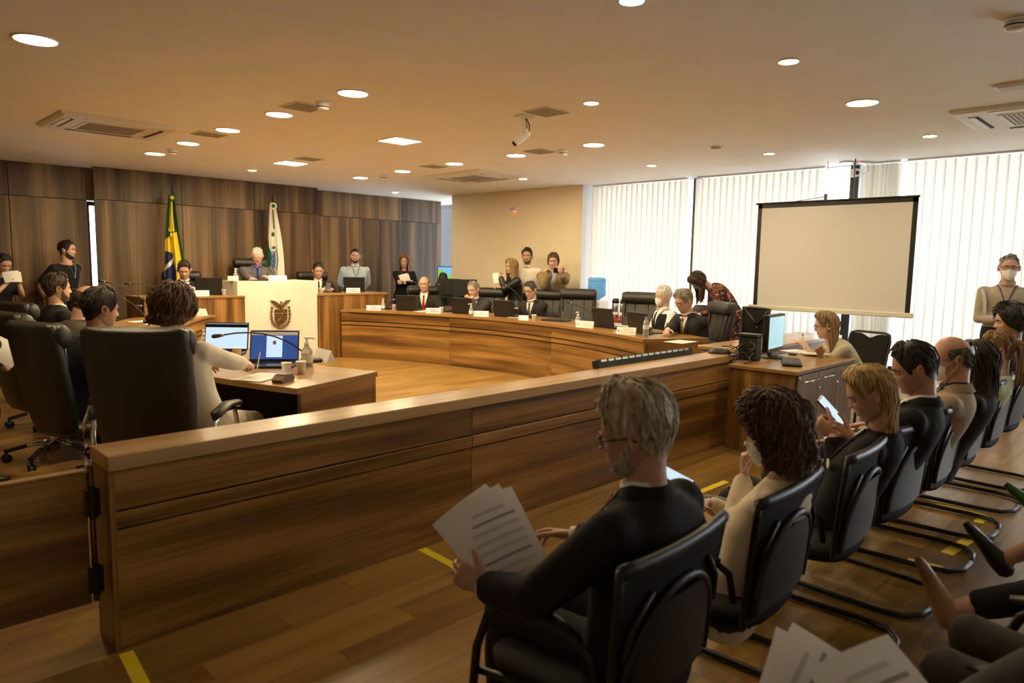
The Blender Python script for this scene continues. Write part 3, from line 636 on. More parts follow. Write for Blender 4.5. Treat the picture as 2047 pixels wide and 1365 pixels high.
m = MB(); m.bx((-.11, -.012, -.045), (.11, .004, .045), ch=.004); m.build('plate', 'white_plastic', t); m = MB()
for zz, w_ in ((.018, .15), (0, .15), (-.018, .15)): m.bx((-w_/2, -.014, zz-.005), (w_/2, -.0121, zz+.005))
m.build('printed_lines', 'print_grey', t); m = MB(); m.bx((.04, -.03, -.062), (.065, .0, -.046)); m.build('status_light', 'led_red', t)

# ------------------------------------------------------------------ projection screen
SX_ = 8.4; c_ = [at(1517, 408, X=SX_), at(1834, 397, X=SX_), at(1816, 633, X=SX_), at(1509, 612, X=SX_)]
y0, y1, zt, zb = 2.30, 4.08, 2.25, 1.0
t = thing('projection_screen', 'white pull-down projection screen with black borders in front of the blinds', 'projection screen', (SX_, (y0+y1)/2, zb)); H_ = zt-zb; W_ = (y1-y0)/2
m = MB(); m.bx((-.004, -W_+.05, .02), (.0, W_-.05, H_-.045)); m.build('fabric', 'screen_white', t)
m = MB(); m.bx((-.005, -W_, -.01), (.001, -W_+.05, H_)); m.bx((-.005, W_-.05, -.01), (.001, W_, H_)); m.bx((-.005, -W_, H_-.045), (.001, W_, H_)); m.build('black_border', 'black_plastic', t)
m = MB(); m.bx((-.022, -W_-.03, -.035), (.022, W_+.06, .02), ch=.008); m.build('bottom_bar', 'off_white', t); m = MB(); m.tube([(0, -W_-.01, H_+.012), (0, W_+.03, H_+.012)], .012, 8); m.build('top_bar', 'black_plastic', t)
m = MB(); m.tube([(0, -.3, H_+.015), (0, .08, H_+.06), (0, .5, H_+.015)], .004, 5); m.bx((-.012, .065, H_+.01), (.012, .095, H_+.09)); m.tube([(0, .08, H_+.08), (0, .08, CZ-zb)], .003, 5); m.tube([(0, -.22, H_), (0, -.22, CZ-zb)], .006, 6); m.build('hanger', 'metal_dark', t)

# ------------------------------------------------------------------ flags
def flag(p, top, bot, label, colf, mats, w0, w1, seed):
    t = thing('flag', label, 'flag', (p[0], p[1], .0), az(205))
    m = MB(); m.tube([(0, 0, .2), (0, 0, top-.03)], .013, 10); m.build('pole', 'metal_dark', t, True)
    m = MB(); m.lathe([(.012, top-.04), (.018, top-.02), (.02, top+.02), (.012, top+.05), (.002, top+.085)], 10); m.build('finial', 'wood_dark', t, True)
    m = MB(); m.lathe([(.16, .2), (.16, .225), (.05, .245), (.03, .33)], 18); m.build('stand', 'metal_dark', t, True)
    nu, nv = 64, 110; H_ = top-.07-bot
    def S_(u, v):
        w_ = w0+(w1-w0)*v**.8; x = (u-.5)*w_*2 + .015*math.sin(v*5+seed); fold = .030*(.35+v)*math.sin(u*15+seed+v*1.5)+.012*math.sin(u*33+seed*2)
        return (x + .02*v*math.sin(u*15+seed), .05+.05*math.sin(u*PI)*(.3+v)+fold, top-.08-H_*v-.03*v*math.cos(u*5+seed))
    m = MB(); m.grid(S_, nu, nv)
    m.m = [colf((i+.5)/nu, (j+.5)/nv) for j in range(nv) for i in range(nu)]
    cl = m.build('cloth', mats, t, True)
    m = MB(); q = m.lathe([(.005, -.012), (.05, -.01), (.055, 0), (.05, .01), (.005, .014)], 14, M=Tr(.0, .075, top-.13) @ Rx(PI/2), mi=0); m.lathe([(.022, -.014), (.03, 0), (.022, .014)], 10, M=Tr(0, .092, top-.13) @ Rx(PI/2), mi=1); m.build('rosette', mats[:2], t)
    return t, S_
mat('wood_dark', (.05, .03, .02), .4)
mat('flag_green', (.010, .085, .028), .8); mat('flag_yellow', (.80, .58, .02), .8); mat('flag_blue', (.014, .025, .12), .8); mat('flag_white', (.82, .78, .70), .8); mat('flag_green2', (.01, .13, .05), .8); mat('flag_lightblue', (.09, .17, .36), .8)
def brazil(u, v):
    if u < .30 - .12*v: return 0
    if v < .40: return 1 if .38 < u < .50 and v > .06 else 0
    edge = .40+.09*max(0, u-.3)*1.3
    if v < edge: return 0
    r = math.hypot((u-.95)/.52, (v-.86)/.26)
    if r < 1:
        d = (v-.70)-(u-.62)*.28
        return 3 if abs(d) < .026 and u > .5 else 2
    return 1
t, S1 = flag((3.86, 10.80), 2.47, 1.05, 'green and yellow national flag hanging furled behind the left dais seat', brazil, ['flag_green', 'flag_yellow', 'flag_blue', 'flag_white'], .03, .17, .4)
m = MB(); m.tube([S1(.50, .02), Vector(S1(.52, .3))+Vector((0, .03, 0)), Vector(S1(.55, .42))+Vector((0, .03, 0))], .006, 6); m.tube([S1(.6, .02), Vector(S1(.68, .2))+Vector((0, .03, 0)), Vector(S1(.72, .36))+Vector((0, .03, 0))], .005, 6)
for q in (S1(.55, .44), S1(.72, .38)): m.box(Vector(q)+Vector((0, .03, 0)), (.028, .02, .05))
m.build('tassel_cord', 'flag_yellow', t)
def parana(u, v):
    if .42 < u < .58 and .04 < v < .30: return 1
    if .55 < u < .72 and .335 < v < .38: return 1
    if u > .72+.02*math.sin(v*9) and v > .44+.5*(.95-u): return 1
    r = math.hypot((u-.60)/.30, (v-.66)/.22)
    if r < .45 and u > .45: return 2
    if .75 < r < .95 and u < .42: return 1 if (int(v*90)+int(u*60)) % 3 else 0
    if .5 < r < .8 and u > .45 and (int(v*34) % 2) and u < .70: return 2
    return 0
t, S2 = flag((5.40, 10.80), 2.46, 1.02, 'white and green state flag hanging furled right of the presiding man', parana, ['flag_white', 'flag_green2', 'flag_lightblue'], .035, .19, 2.1)
for i, chh in enumerate('PARANÁ'):
    q = Vector(S2(.655, .50+i*.055))+Vector((0, .03, 0)); text_mesh(chh, .055, 'flag_letter', 'flag_blue', t, Tr(q) @ Rz(PI) @ Rx(PI/2) @ Rz(-PI/2+.1))
# ------------------------------------------------------------------ people
def lerp_tab(tab, x):
    if x <= tab[0][0]: return tab[0][1:]
    for a, b in zip(tab, tab[1:]):
        if x <= b[0]:
            k = (x-a[0])/(b[0]-a[0]); return tuple(p+(q-p)*k for p, q in zip(a[1:], b[1:]))
    return tab[-1][1:]
HEADTAB = [(-.125, .020, -.010, .012), (-.118, .052, -.022, .026), (-.108, .068, -.034, .038), (-.092, .077, -.046, .050), (-.075, .080, -.058, .0585), (-.055, .082, -.072, .065), (-.030, .084, -.086, .0705), (-.005, .084, -.096, .0745), (.02, .088, -.102, .0765)]
def head_base(a, z):
    if z > .02: k = math.sqrt(max(0., 1-((z-.02)/.1)**2)); yf, yb, w = .088*k, -.102*k, .0765*k
    else: yf, yb, w = lerp_tab(HEADTAB, z)
    c, s = math.cos(a), math.sin(a)
    x = w*s; y = yf*math.copysign(abs(c)**.8, c) if c > 0 else yb*abs(c)**.9*-1*-1
    return Vector((x, y, z))
def ga(x, s): return math.exp(-(x/s)**2)
def head_pt(a, z, fem=False):
    p = head_base(a, z); c = math.cos(a)
    if c > 0:
        x = p.x; k = min(1, c*2.2)
        if z < .014:
            t = (.014-z)/.048; pr = t if t <= 1 else max(0, 1-(t-1)*4.2)
            p.y += (.021 if fem else .025)*pr*ga(x, .0095+.006*max(0, min(1, t)))*k
        p.y -= .011*ga(abs(x)-.031, .016)*ga(z+.001, .012)*k
        p.y += .005*ga(z-.019, .008)*ga(abs(x)-.028, .026)*k
        p.y += .006*ga(x, .021)*(ga(z+.060, .0055)+1.1*ga(z+.0735, .0065))*k
        p.y -= .004*ga(x, .026)*ga(z+.0665, .0028)*k
        p.y -= .004*ga(x, .03)*ga(z+.086, .006)*k
        p.y += .008*ga(x, .021)*ga(z+.103, .014)*k
        p.y += .004*ga(abs(x)-.042, .016)*ga(z+.030, .018)*k
    return p
EARO = []
def make_head(mb, M, near, brow=True, fem=False, lids=False):
    """head and face; material slots 0 skin 1 eye white 2 dark 3 lips 4 brow"""
    nu, nv = (72, 60) if near else (40, 34)
    rings = []; zs = []
    for i in range(nv+1):
        t = i/nv
        if t < .3: z = .02+.0999*math.cos(PI/2*t/.3)
        else: z = .02-(t-.3)/.7*.145
        zs.append(z); rings.append([head_pt(2*PI*j/nu, z, fem) for j in range(nu)])
    mb.loft(rings[::-1], True, True, 0, M)
    base = len(mb.f)-nu*nv-2
    for i in range(nv):
        zz = (zs[nv-i]+zs[nv-i-1])/2
        if -.083 < zz < -.055:
            for j in range(nu):
                a = 2*PI*(j+.5)/nu; x = .08*math.sin(a)
                if math.cos(a) > .6 and abs(x)/.026 < 1-abs((zz+.0665)/.0145)**1.6: mb.m[base+i*nu+j] = 3
    for s in (-1, 1):
        # ear
        E = M @ Tr(s*.0755, -.012, -.006) @ Rz(s*-.35) @ Rx(.12)
        rg = []
        for r_, off in ((.002, .004), (.55, .005), (.72, .013), (.9, .016), (1., .011), (.93, .002), (.8, -.006)):
            rg.append([(s*off, (.017+.004*math.sin(t_))*r_*math.cos(t_), .031*r_*math.sin(t_)*(1 if math.sin(t_) > 0 else .95)) for t_ in [2*PI*j/16 for j in range(16)]])
        mb.loft(rg if s < 0 else [r[::-1] for r in rg], True, True, 0, E)
        # eye
        ey = Vector((s*.031, .0685, -.001)); mb.ell(ey, (.0125, .0115, .0115), 10, 8, 1, M)
        mb.ell(ey+Vector((0, .0085, -.001 if not lids else -.004)), (.0058, .004, .0058), 8, 6, 2, M)
        # lids
        rg = []
        top = 1.0 if not lids else 2.0
        for k in range(5):
            t_ = PI*.5-(-.35)-(k/4)*(.75+.5*top); rg.append([(ey.x+.0148*math.sin(u_), ey.y+.0135*math.cos(u_)*max(.0, math.sin(PI/2-abs(t_-PI/2)*.2))*abs(math.cos(t_-PI*.5+.0)) if False else ey.y+.0135*math.cos(u_)*math.cos(1.3-k/4*(.55+.55*top)), ey.z+.0135*math.sin(1.3-k/4*(.55+.55*top))) for u_ in [-1.35+2.7*q/8 for q in range(9)]])
        mb.loft(rg, False, False, 0, M)
        if brow:
            mb.tube([head_pt(s*(.12+.55*k/5), .0155+.006*math.sin(PI*(k/5)**.8)-.003*(k/5), fem)+Vector((0, .0015, 0)) for k in range(6)], [(.002, .003), (.0028, .005), (.0028, .005), (.0025, .0045), (.002, .003), (.001, .001)], 6, 4, M)

HAIRLINE = {'short': [(0, .078), (35, .072), (52, .045), (68, .0), (76, -.025), (84, .012), (100, .015), (112, -.035), (140, -.07), (180, -.078)],
            'cap': [(0, .070), (35, .060), (55, .02), (75, -.03), (95, -.05), (120, -.075), (180, -.085)],
            'long': [(0, .085), (25, .075), (45, .045), (62, -.02), (75, -.06), (90, -.08), (180, -.09)]}
def hairline(style, a):
    d = abs((math.degrees(a)+180) % 360-180); return lerp_tab(HAIRLINE[style], d)[0]
def hair_path(a, l, down, flare=0.):
    if l < .15: th = l/.15*PI/2; p = head_base(a, .02+.0999*math.cos(th)); n = Vector((math.sin(a)*math.sin(th), math.cos(a)*math.sin(th), math.cos(th)+.05)).normalized(); return p, n
    z = .02-(l-.15); n = Vector((math.sin(a), math.cos(a), 0))
    if z > -.03: return head_base(a, z), n
    p = head_base(a, -.03); e = -.03-z; k = min(1., e/.08); d = (Vector((0, 0, -1))*(1-k)+down*k).normalized()
    return p + d*e + n*(flare*e), n
def make_hair(spec, M, R3, seed, near):
    """spec: style short|long|curly|bald|bob|tail ; returns MB"""
    rg = random.Random(seed); mb = MB(); st = spec['style']; th = spec.get('thick', .012); ln = spec.get('len', .25)
    down = (R3.inverted() @ Vector((0, 0, -1))).normalized()
    op = spec.get('open', 58); base = 'short' if op > 80 else {'short': 'short', 'bald': 'short', 'curly': 'cap', 'bob': 'cap', 'long': 'long', 'tail': 'short', 'back': 'short'}[st]
    part = spec.get('flare', .12)
    nu, nv = (56, 30) if near else (32, 18)
    def lmax(a):
        z = hairline(base, a); d = abs((math.degrees(a)+180) % 360-180)
        if st in ('long', 'bob', 'curly') and d > op: z -= ln*min(1, (d-op)/14)*(1+.22*mnoise.noise(Vector((math.sin(a)*5+seed, math.cos(a)*5, 3.3)))-.18*abs(math.sin(a*11+seed)))
        return .15*math.acos(max(-1, min(1, (z-.02)/.1)))/(PI/2) if z > .02 else .15+.02-z
    def lmin(a):
        if st == 'bald':
            d = abs((math.degrees(a)+180) % 360-180); return .15 if d < 70 else .115
        return 0.
    def S(a, k, off=0.):
        l0, l1 = lmin(a), lmax(a); l = l0+(l1-l0)*k; p, n = hair_path(a, l, down, part if st in ('long', 'bob', 'curly') else 0.)
        e = max(0, 1-k)**.8*.9 if st not in ('long', 'bob', 'curly') else (1-.5*min(1, k)**4)
        e = max(.12, min(1, e*1.45))
        w = mnoise.noise(Vector((math.sin(a)*3+seed, math.cos(a)*3, l*14)))
        dd_ = abs((math.degrees(a)+180) % 360-180)
        if base == 'short' and 55 < dd_ < 112: e *= 1-.6*min(1, max(0, (l-.10)/.06))
        tt = th*(1+.35*w)*e + off
        if st in ('short', 'back', 'tail') and spec.get('quiff'): tt += spec['quiff']*math.exp(-((math.degrees(a)+180) % 360-180)**2/2400.)*math.exp(-((l-.09)/.05)**2)
        if st == 'bald' and abs((math.degrees(a)+180) % 360-180) < 70: tt = -.004
        return p+n*tt
    rings = [[S(2*PI*j/nu, i/nv) for j in range(nu)] for i in range(nv+1)]
    mb.loft(rings[::-1], False, True, 0, M)
    inner = [[S(2*PI*j/nu, i/nv, -th*.9) for j in range(nu)] for i in range(int(nv*.6), nv+1)]; mb.loft(inner, False, True, 0, M)
    n = spec.get('locks', 160 if near else 50)
    for _ in range(n):
        a = rg.uniform(0, 2*PI); d = abs((math.degrees(a)+180) % 360-180)
        if st == 'bald' and d < 75: continue
        if base == 'short' and st not in ('long',) and 66 < d < 104 and rg.random() < .75: continue
        if st in ('long', 'bob'):
            k0 = rg.choice((rg.uniform(.02, .15), rg.uniform(.1, .6))); k1 = min(1.06 if d > op else .93, k0+rg.uniform(.3, .6)); am = .0; r_ = rg.uniform(.0025, .005)*(1 if near else 1.5)
        elif st == 'curly': k0 = rg.uniform(.03, .85); k1 = min(1.05, k0+rg.uniform(.15, .32)); am = rg.uniform(.006, .013)*spec.get('amp', 1); r_ = rg.uniform(.0018, .0038)
        else: k0 = rg.uniform(.05, .75); k1 = min(1.04, k0+rg.uniform(.15, .3)); am = 0.; r_ = rg.uniform(.0018, .0038)*(1 if near else 1.8)
        sw = rg.uniform(-.22, .22)*(1.5 if st in ('short', 'back') else 1); ph = rg.uniform(0, 6); pts = []; N = 9 if st == 'curly' else 6; up_ = rg.uniform(.0, .006) if st != 'curly' else rg.uniform(-.01, .012)
        for i in range(N):
            u = i/(N-1); aa = a+sw*u*u; q = S(aa, k0+(k1-k0)*u, up_+.004*math.sin(u*3))
            if am: q = q + Vector((math.cos(aa), -math.sin(aa), 0))*am*math.sin(u*7+ph) + Vector((math.sin(aa), math.cos(aa), .3))*am*math.cos(u*7+ph)
            pts.append(q)
        mb.tube(pts, [r_*q for q in ((.4, .9, 1, 1, .9, .8, .6, .4, .15) if N == 9 else (.4, 1, 1, .9, .6, .1))], 5, 0, M)
    if st == 'tail':
        root = head_base(PI, .035)+Vector((0, -.012, .0))
        for _ in range(34 if near else 22):
            q = Vector((rg.gauss(0, .012), rg.gauss(0, .010), rg.gauss(0, .010))); pts = []; L_ = spec.get('tail', .24)*rg.uniform(.75, 1.05); sp = Vector((rg.gauss(0, .03), rg.gauss(0, .02), 0))
            for i in range(7):
                u = i/6; pts.append(root+q*(1+.6*u)+Vector((0, -.055*math.sin(min(1, u*2.2)*PI/2), .02*math.sin(u*PI)))+down*(L_*u**1.3)+sp*u*u)
            mb.tube(pts, [.005, .009, .011, .011, .010, .007, .002], 6, 0, M)
    return mb

HANDS = {}
def hand_mesh(kind, side):
    """right hand (side 1): wrist at origin, fingers +y, back of hand +z, thumb towards -x"""
    key = (kind, side)
    if key in HANDS: return HANDS[key]
    C = {'flat': ((12, 12, 8), 20, .25), 'relax': ((25, 30, 20), 30, .4), 'grip': ((58, 70, 35), 45, .7), 'hold': ((38, 42, 25), 42, .6), 'pen': ((48, 60, 30), 48, .8), 'fist': ((78, 88, 50), 40, .9)}[kind]
    mb = MB(); s = -side
    rings = []
    for y, w, h, xo in ((-.03, .026, .019, 0), (0, .027, .018, 0), (.02, .034, .017, .002), (.05, .041, .0155, 0), (.08, .042, .0135, 0), (.095, .036, .010, 0)):
        rings.append([(s*xo + w*math.cos(2*PI*j/14), y, h*math.sin(2*PI*j/14)) for j in range(14)])
    mb.loft(rings)
    for k, (x, L_, r_) in enumerate(((-.030, .070, .0088), (-.0105, .079, .009), (.0095, .073, .0086), (.028, .057, .0076))):
        p = Vector((-s*x*-1 if False else s*-x, .088-(.006 if k in (0, 3) else 0), 0)); ang = 0; spread = (k-1.4)*.06; pts = [p-Vector((0, .02, 0)), p]; rr = [r_*1.1, r_*1.08]
        for L2, cc, r2 in zip((.45, .31, .24), C[0], (1., .92, .8)):
            ang += math.radians(cc+(k-1)*4); d = Vector((s*-1*-math.sin(spread)*math.cos(ang)*-1, math.cos(ang)*math.cos(spread), -math.sin(ang))); p = p+d*(L_*L2); pts.append(p); rr.append(r_*r2)
        for i in range(len(pts)-1): mb.capsule(pts[i], pts[i+1], rr[i], rr[i+1], 8)
    p = Vector((s*.026, .022, -.004)); tb = math.radians(C[1]); cl = C[2]; pts = [p]
    for L2, k in ((.042, 0), (.032, 1), (.026, 2)):
        a = tb*(1-.45*k*cl); d = Vector((s*math.sin(a), math.cos(a), -.25-.35*cl*k*.6)).normalized(); p = p+d*L2; pts.append(p)
    for i, r_ in enumerate((.0145, .0105, .0095)): mb.capsule(pts[i], pts[i+1], r_, (.0105, .0095, .008)[i], 8)
    me = bpy.data.meshes.new('hand_tmp'); me.from_pydata(mb.v, [], mb.f); ob = bpy.data.objects.new('hand_tmp', me); COL.objects.link(ob)
    rm = ob.modifiers.new('r', 'REMESH'); rm.mode = 'VOXEL'; rm.voxel_size = .0036; sm = ob.modifiers.new('s', 'SMOOTH'); sm.iterations = 3; sm.factor = .5
    dg = bpy.context.evaluated_depsgraph_get(); ev = ob.evaluated_get(dg); m2 = ev.to_mesh()
    vs = [tuple(v.co) for v in m2.vertices]; fs = [tuple(p.vertices) for p in m2.polygons]; ev.to_mesh_clear(); bpy.data.objects.remove(ob); bpy.data.meshes.remove(me)
    HANDS[key] = (vs, fs); return HANDS[key]

def ik(a, b, l1, l2, pole):
    d = b-a; L_ = d.length; mx = (l1+l2)*.998
    if L_ > mx: b = a+d*(mx/L_); d = b-a; L_ = mx
    if L_ < abs(l1-l2)+.02: L_ = abs(l1-l2)+.02
    x = (l1*l1-l2*l2+L_*L_)/(2*L_); h = math.sqrt(max(0, l1*l1-x*x)); n = d.normalized(); p = Vector(pole); p = p-n*p.dot(n)
    p = p.normalized() if p.length > 1e-5 else n.orthogonal().normalized()
    return a+n*x+p*h, b

TORSO_M = [(-.14, .172, .118, .125), (0, .172, .118, .125), (.2, .158, .112, .108), (.4, .160, .115, .108), (.62, .176, .122, .118), (.76, .182, .112, .118), (.85, .160, .096, .104), (.92, .112, .078, .084), (.97, .078, .064, .068), (1.0, .068, .058, .062), (1.06, .058, .054, .056)]
TORSO_F = [(-.14, .178, .112, .125), (0, .178, .110, .125), (.2, .140, .098, .098), (.4, .136, .104, .096), (.62, .150, .128, .104), (.76, .157, .105, .106), (.85, .138, .084, .094), (.92, .098, .068, .076), (.97, .068, .056, .060), (1.0, .060, .052, .056), (1.06, .052, .048, .050)]
SKIN = {}
def skin(col):
    k = 'skin_%d_%d_%d' % tuple(int(c*100) for c in col)
    if k not in MATS: mat(k, col, .48, noise=.09, nscale=35, bump=.04, bscale=250)
    return k
def cloth(col, kind='cloth'):
    if isinstance(col, str): return col
    k = '%s_%d_%d_%d' % ((kind,)+tuple(int(c*1000) for c in col))
    if k not in MATS:
        if kind == 'leatherette': mat(k, col, .35, bump=.35, bscale=30)
        else: mat(k, col, .85, noise=.12, nscale=8, bump=.55, bscale=16, spec=.25)
    return k
def hairmat(col):
    k = 'hair_%d_%d_%d' % tuple(int(c*1000) for c in col)
    if k not in MATS: mat(k, col, .42, noise=.45, nscale=26, bump=.5, bscale=90, stretch=(3, 3, .6), spec=.4)
    return k
mat('eye_white', (.75, .72, .68), .25); mat('eye_dark', (.02, .014, .01), .15); mat('lips', (.46, .17, .14), .45)
mat('mask_white', (.86, .85, .83), .8, bump=.2, bscale=120)
HEADS = {}

def person(label, head, heading, pose='sit', floor=0., female=False, near=False, lean=4, curve=8, tw=0, hyaw=0, hpitch=0, hroll=0, skinc=(.56, .34, .24), hair=None, browc=None,
           top='suit', topc=(.02, .02, .024), shirtc=(.75, .73, .70), tiec=None, collar=True, bottomc=(.02, .02, .025), shoec=(.02, .018, .016), lh=None, rh=None, lhk='relax', rhk='relax', lpalm=None, rpalm=None, lpole=None, rpole=None, ldir=None, rdir=None,
           feet=None, glasses=None, mask=False, beard=None, lanyard=None, badge=True, sc=1., build=1., coarse=False, bare_leg=False, skirt=False, lids=None, fatbelly=0., headz=None, knees=None, longcoat=0., group=None, extra=None, hipshift=(0, 0)):
    """head: world position of the head centre. Local frame: x right, y forward, z up from the floor."""
    T = TORSO_F if female else TORSO_M
    s = sc*(.95 if female else 1.0); Lt = .50*s
    hw = Vector(head); yaw = az(heading); Rw = Rz(yaw).to_3x3()
    # spine
    def spine(hip):
        pts = []; p = Vector(hip); N = 20
        for i in range(-3, N+2):
            pass
        tab = []; p = Vector(hip)
        for i in range(N+1):
            t = i/N; a = math.radians(lean+curve*t); tab.append((t, p+Vector((hipshift[0], hipshift[1], 0))*(1-t), a)); p = p+Vector((0, math.sin(a), math.cos(a)))*(Lt/N)
        return tab
    tab0 = spine((0, 0, 0)); nb = tab0[-1][1]; aN = tab0[-1][2]
    R3 = (Rz(-math.radians(hyaw)) @ Rx(-math.radians(hpitch)) @ Ry(math.radians(hroll))).to_3x3()
    neckv = Vector((0, math.sin(aN*.7+.12), math.cos(aN*.7+.12)))*.045*s
    hofs = nb+neckv+R3 @ Vector((0, .012, .118))*s*.97
    if pose == 'sit': hipz = hw.z-floor-hofs.z
    else: hipz = hw.z-floor-hofs.z
    hip = Vector((0, 0, hipz)); hc = hip+hofs
    root = hw-Rw @ Vector((hc.x, hc.y, 0)); rootloc = (root.x, root.y, floor)
    t = thing('person', label, 'person', rootloc, yaw, group)
    Wl = lambda p: Rw.inverted() @ (Vector(p)-Vector(rootloc))          # world point to local
    tab = spine(hip); bd = build
    def sp(tt):
        if tt <= 0: a = tab[0][2]; return tab[0][1]+Vector((0, math.sin(a), math.cos(a)))*(tt*Lt), a
        if tt >= 1: a = tab[-1][2]; return tab[-1][1]+Vector((0, math.sin(a), math.cos(a)))*((tt-1)*Lt), a
        i = min(19, int(tt*20)); k = tt*20-i; return tab[i][1].lerp(tab[i+1][1], k), tab[i][2]
    def tor(tt, ang, off=0.):
        """point on the torso surface; ang 0 = front, 90 = right"""
        w, df, db = lerp_tab(T, tt); p, a = sp(tt); w = (w*bd*s)+off; df = df*s*(.5+.5*bd)+off+fatbelly*math.exp(-((tt-.25)/.28)**2); db = db*s*(.5+.5*bd)+off
        c_, s_ = math.cos(ang), math.sin(ang); x = w*math.copysign(abs(s_)**.85, s_); y = (df if c_ > 0 else db)*math.copysign(abs(c_)**.85, c_)
        twa = math.radians(tw)*max(0, min(1, tt)); x, y = x*math.cos(twa)+y*math.sin(twa), -x*math.sin(twa)+y*math.cos(twa)
        return p+Vector((x, y*math.cos(a), -y*math.sin(a)))
    def sh_(sd):
        q = sp(.845)[0]; w = (.162 if female else .178)*s*bd; twa = math.radians(tw); return q+Vector((sd*w*math.cos(twa), -sd*w*math.sin(twa)-.005, -.005))
    l1, l2 = .275*s*(1 if not female else .97), .245*s*(1 if not female else .97)
    arms = {}
    for sd, tgt, pole in ((-1, lh, lpole), (1, rh, rpole)):
        S0 = sh_(sd)
        if tgt is None: tg = S0+Vector((sd*.06, .03, -.50*s))
        elif len(tgt) == 4: tg = Wl(tgt[:3])
        else: tg = Vector(tgt)
        e, wr = ik(S0, tg, l1, l2, pole or (sd*.55, -.5, -.7)); arms[sd] = (S0, e, wr)
    # legs
    la, lb = .42*s, .415*s; legs = {}
    for sd in (-1, 1):
        H0 = hip+Vector((sd*.085*s+hipshift[0], hipshift[1], -.02))
        if feet: an = Vector(feet[0 if sd < 0 else 1])
        elif pose == 'sit': an = Vector((sd*.12+hipshift[0], .40*s+hipshift[1], .085))
        else: an = Vector((sd*.095, -.01, .085))
        kn, an = ik(H0, an, la, lb, (knees[0 if sd < 0 else 1] if knees else (sd*.12, 1, .6 if pose == 'sit' else 0))); legs[sd] = (H0, kn, an)
    # ---------------- body (skin)
    MH = Tr(hc) @ R3.to_4x4() @ Matrix.Diagonal((s, s, s, 1))
    B = MB(); make_head(B, MH, near, True, female, hpitch > 14 if lids is None else lids)
    nbp = sp(1.0)[0]; top_n = hc+R3 @ Vector((0, -.028, -.06))*s
    B.cm = 0; rn = (.046 if female else .056)*s
    B.tube([sp(.86)[0], nbp, nbp.lerp(top_n, .5), top_n, top_n+R3 @ Vector((0, .005, .05))], [rn*1.5, rn*1.12, rn, rn*1.02, rn*.9], 16)
    B.loft([[tor(q, 2*PI*j/16, -.02) for j in range(16)] for q in (-.1, .2, .5, .8, .92, .985)])
    for sd in (-1, 1):
        S0, e, wr = arms[sd]; k = .88 if female else 1.
        B.tube([S0, S0.lerp(e, .5), e, e.lerp(wr, .35), wr], [.046*s*k, .043*s*k, .036*s*k, .038*s*k, .026*s*k], 12)
        fd = (Wl(Vector(rootloc)+Vector((ldir if sd < 0 else rdir))) if False else None)
        dd = ldir if sd < 0 else rdir; d = Vector(dd).normalized() if dd else (wr-e).normalized()
        pn = lpalm if sd < 0 else rpalm; pn = Vector(pn) if pn else (Vector((-sd*.6, .1, -.8)) if tgt_is(lh if sd < 0 else rh) else Vector((-sd, 0, 0)))
        zb_ = -(pn-d*pn.dot(d)); zb_ = zb_.normalized() if zb_.length > 1e-4 else d.orthogonal().normalized(); xb = d.cross(zb_).normalized(); zb_ = xb.cross(d)
        Mh = Matrix(((xb.x, d.x, zb_.x, wr.x), (xb.y, d.y, zb_.y, wr.y), (xb.z, d.z, zb_.z, wr.z), (0, 0, 0, 1))) @ Matrix.Diagonal((s*.98, s*.98, s*.98, 1)) if True else None
        hv, hf = hand_mesh(lhk if sd < 0 else rhk, sd); B.add(hv, hf, Mh, 0)
        H0, kn, an = legs[sd]
        B.tube([H0, kn, kn.lerp(an, .35), an, an+Vector((0, .02, -.04))], [.075*s, .05*s, .05*s, .033*s, .034*s], 12)
    body = B.build('body', [skin(skinc), 'eye_white', 'eye_dark', 'lips', hairmat(browc or (hair or {}).get('col', (.03, .02, .015)))], t, True)
    vox = (.011 if near else .016)*(1.7 if coarse else 1)
    def remesh(o, v, it=6):
        r_ = o.modifiers.new('fuse', 'REMESH'); r_.mode = 'VOXEL'; r_.voxel_size = v; r_.use_smooth_shade = True
        q = o.modifiers.new('soften', 'SMOOTH'); q.iterations = it; q.factor = .5
    # ---------------- lower garment and shoes
    if not skirt:
        m = MB(); m.loft([[tor(q, 2*PI*j/20, .012) for j in range(20)] for q in (-.16, -.1, 0, .1, .2)])
        for sd in (-1, 1):
            H0, kn, an = legs[sd]; ee = an.lerp(kn, .08 if not bare_leg else .30)
            m.tube([H0+(H0-kn).normalized()*.04, H0, H0.lerp(kn, .5), kn, kn.lerp(an, .3), ee], [.09*s, .098*s, .084*s, .067*s, .064*s, .056*s], 14)
            m.ell(kn, (.066*s, .066*s, .066*s), 12, 8)
        o = m.build('trousers', cloth(bottomc), t, True); remesh(o, vox*1.35)
    else:
        m = MB(); K = (legs[-1][1]+legs[1][1])/2; H_ = (legs[-1][0]+legs[1][0])/2
        if pose == 'stand': K = Vector((0, .01, .28))
        m.tube([H_+(H_-K).normalized()*.1, H_, H_.lerp(K, .5), K+(K-H_).normalized()*.06], [(.15*s, .10*s), (.19*s, .13*s), (.19*s, .12*s), (.19*s, .11*s)], 18); m.loft([[tor(q, 2*PI*j/20, .012) for j in range(20)] for q in (-.12, 0, .1, .2)])
        o = m.build('skirt', cloth(bottomc), t, True); remesh(o, vox*1.35)
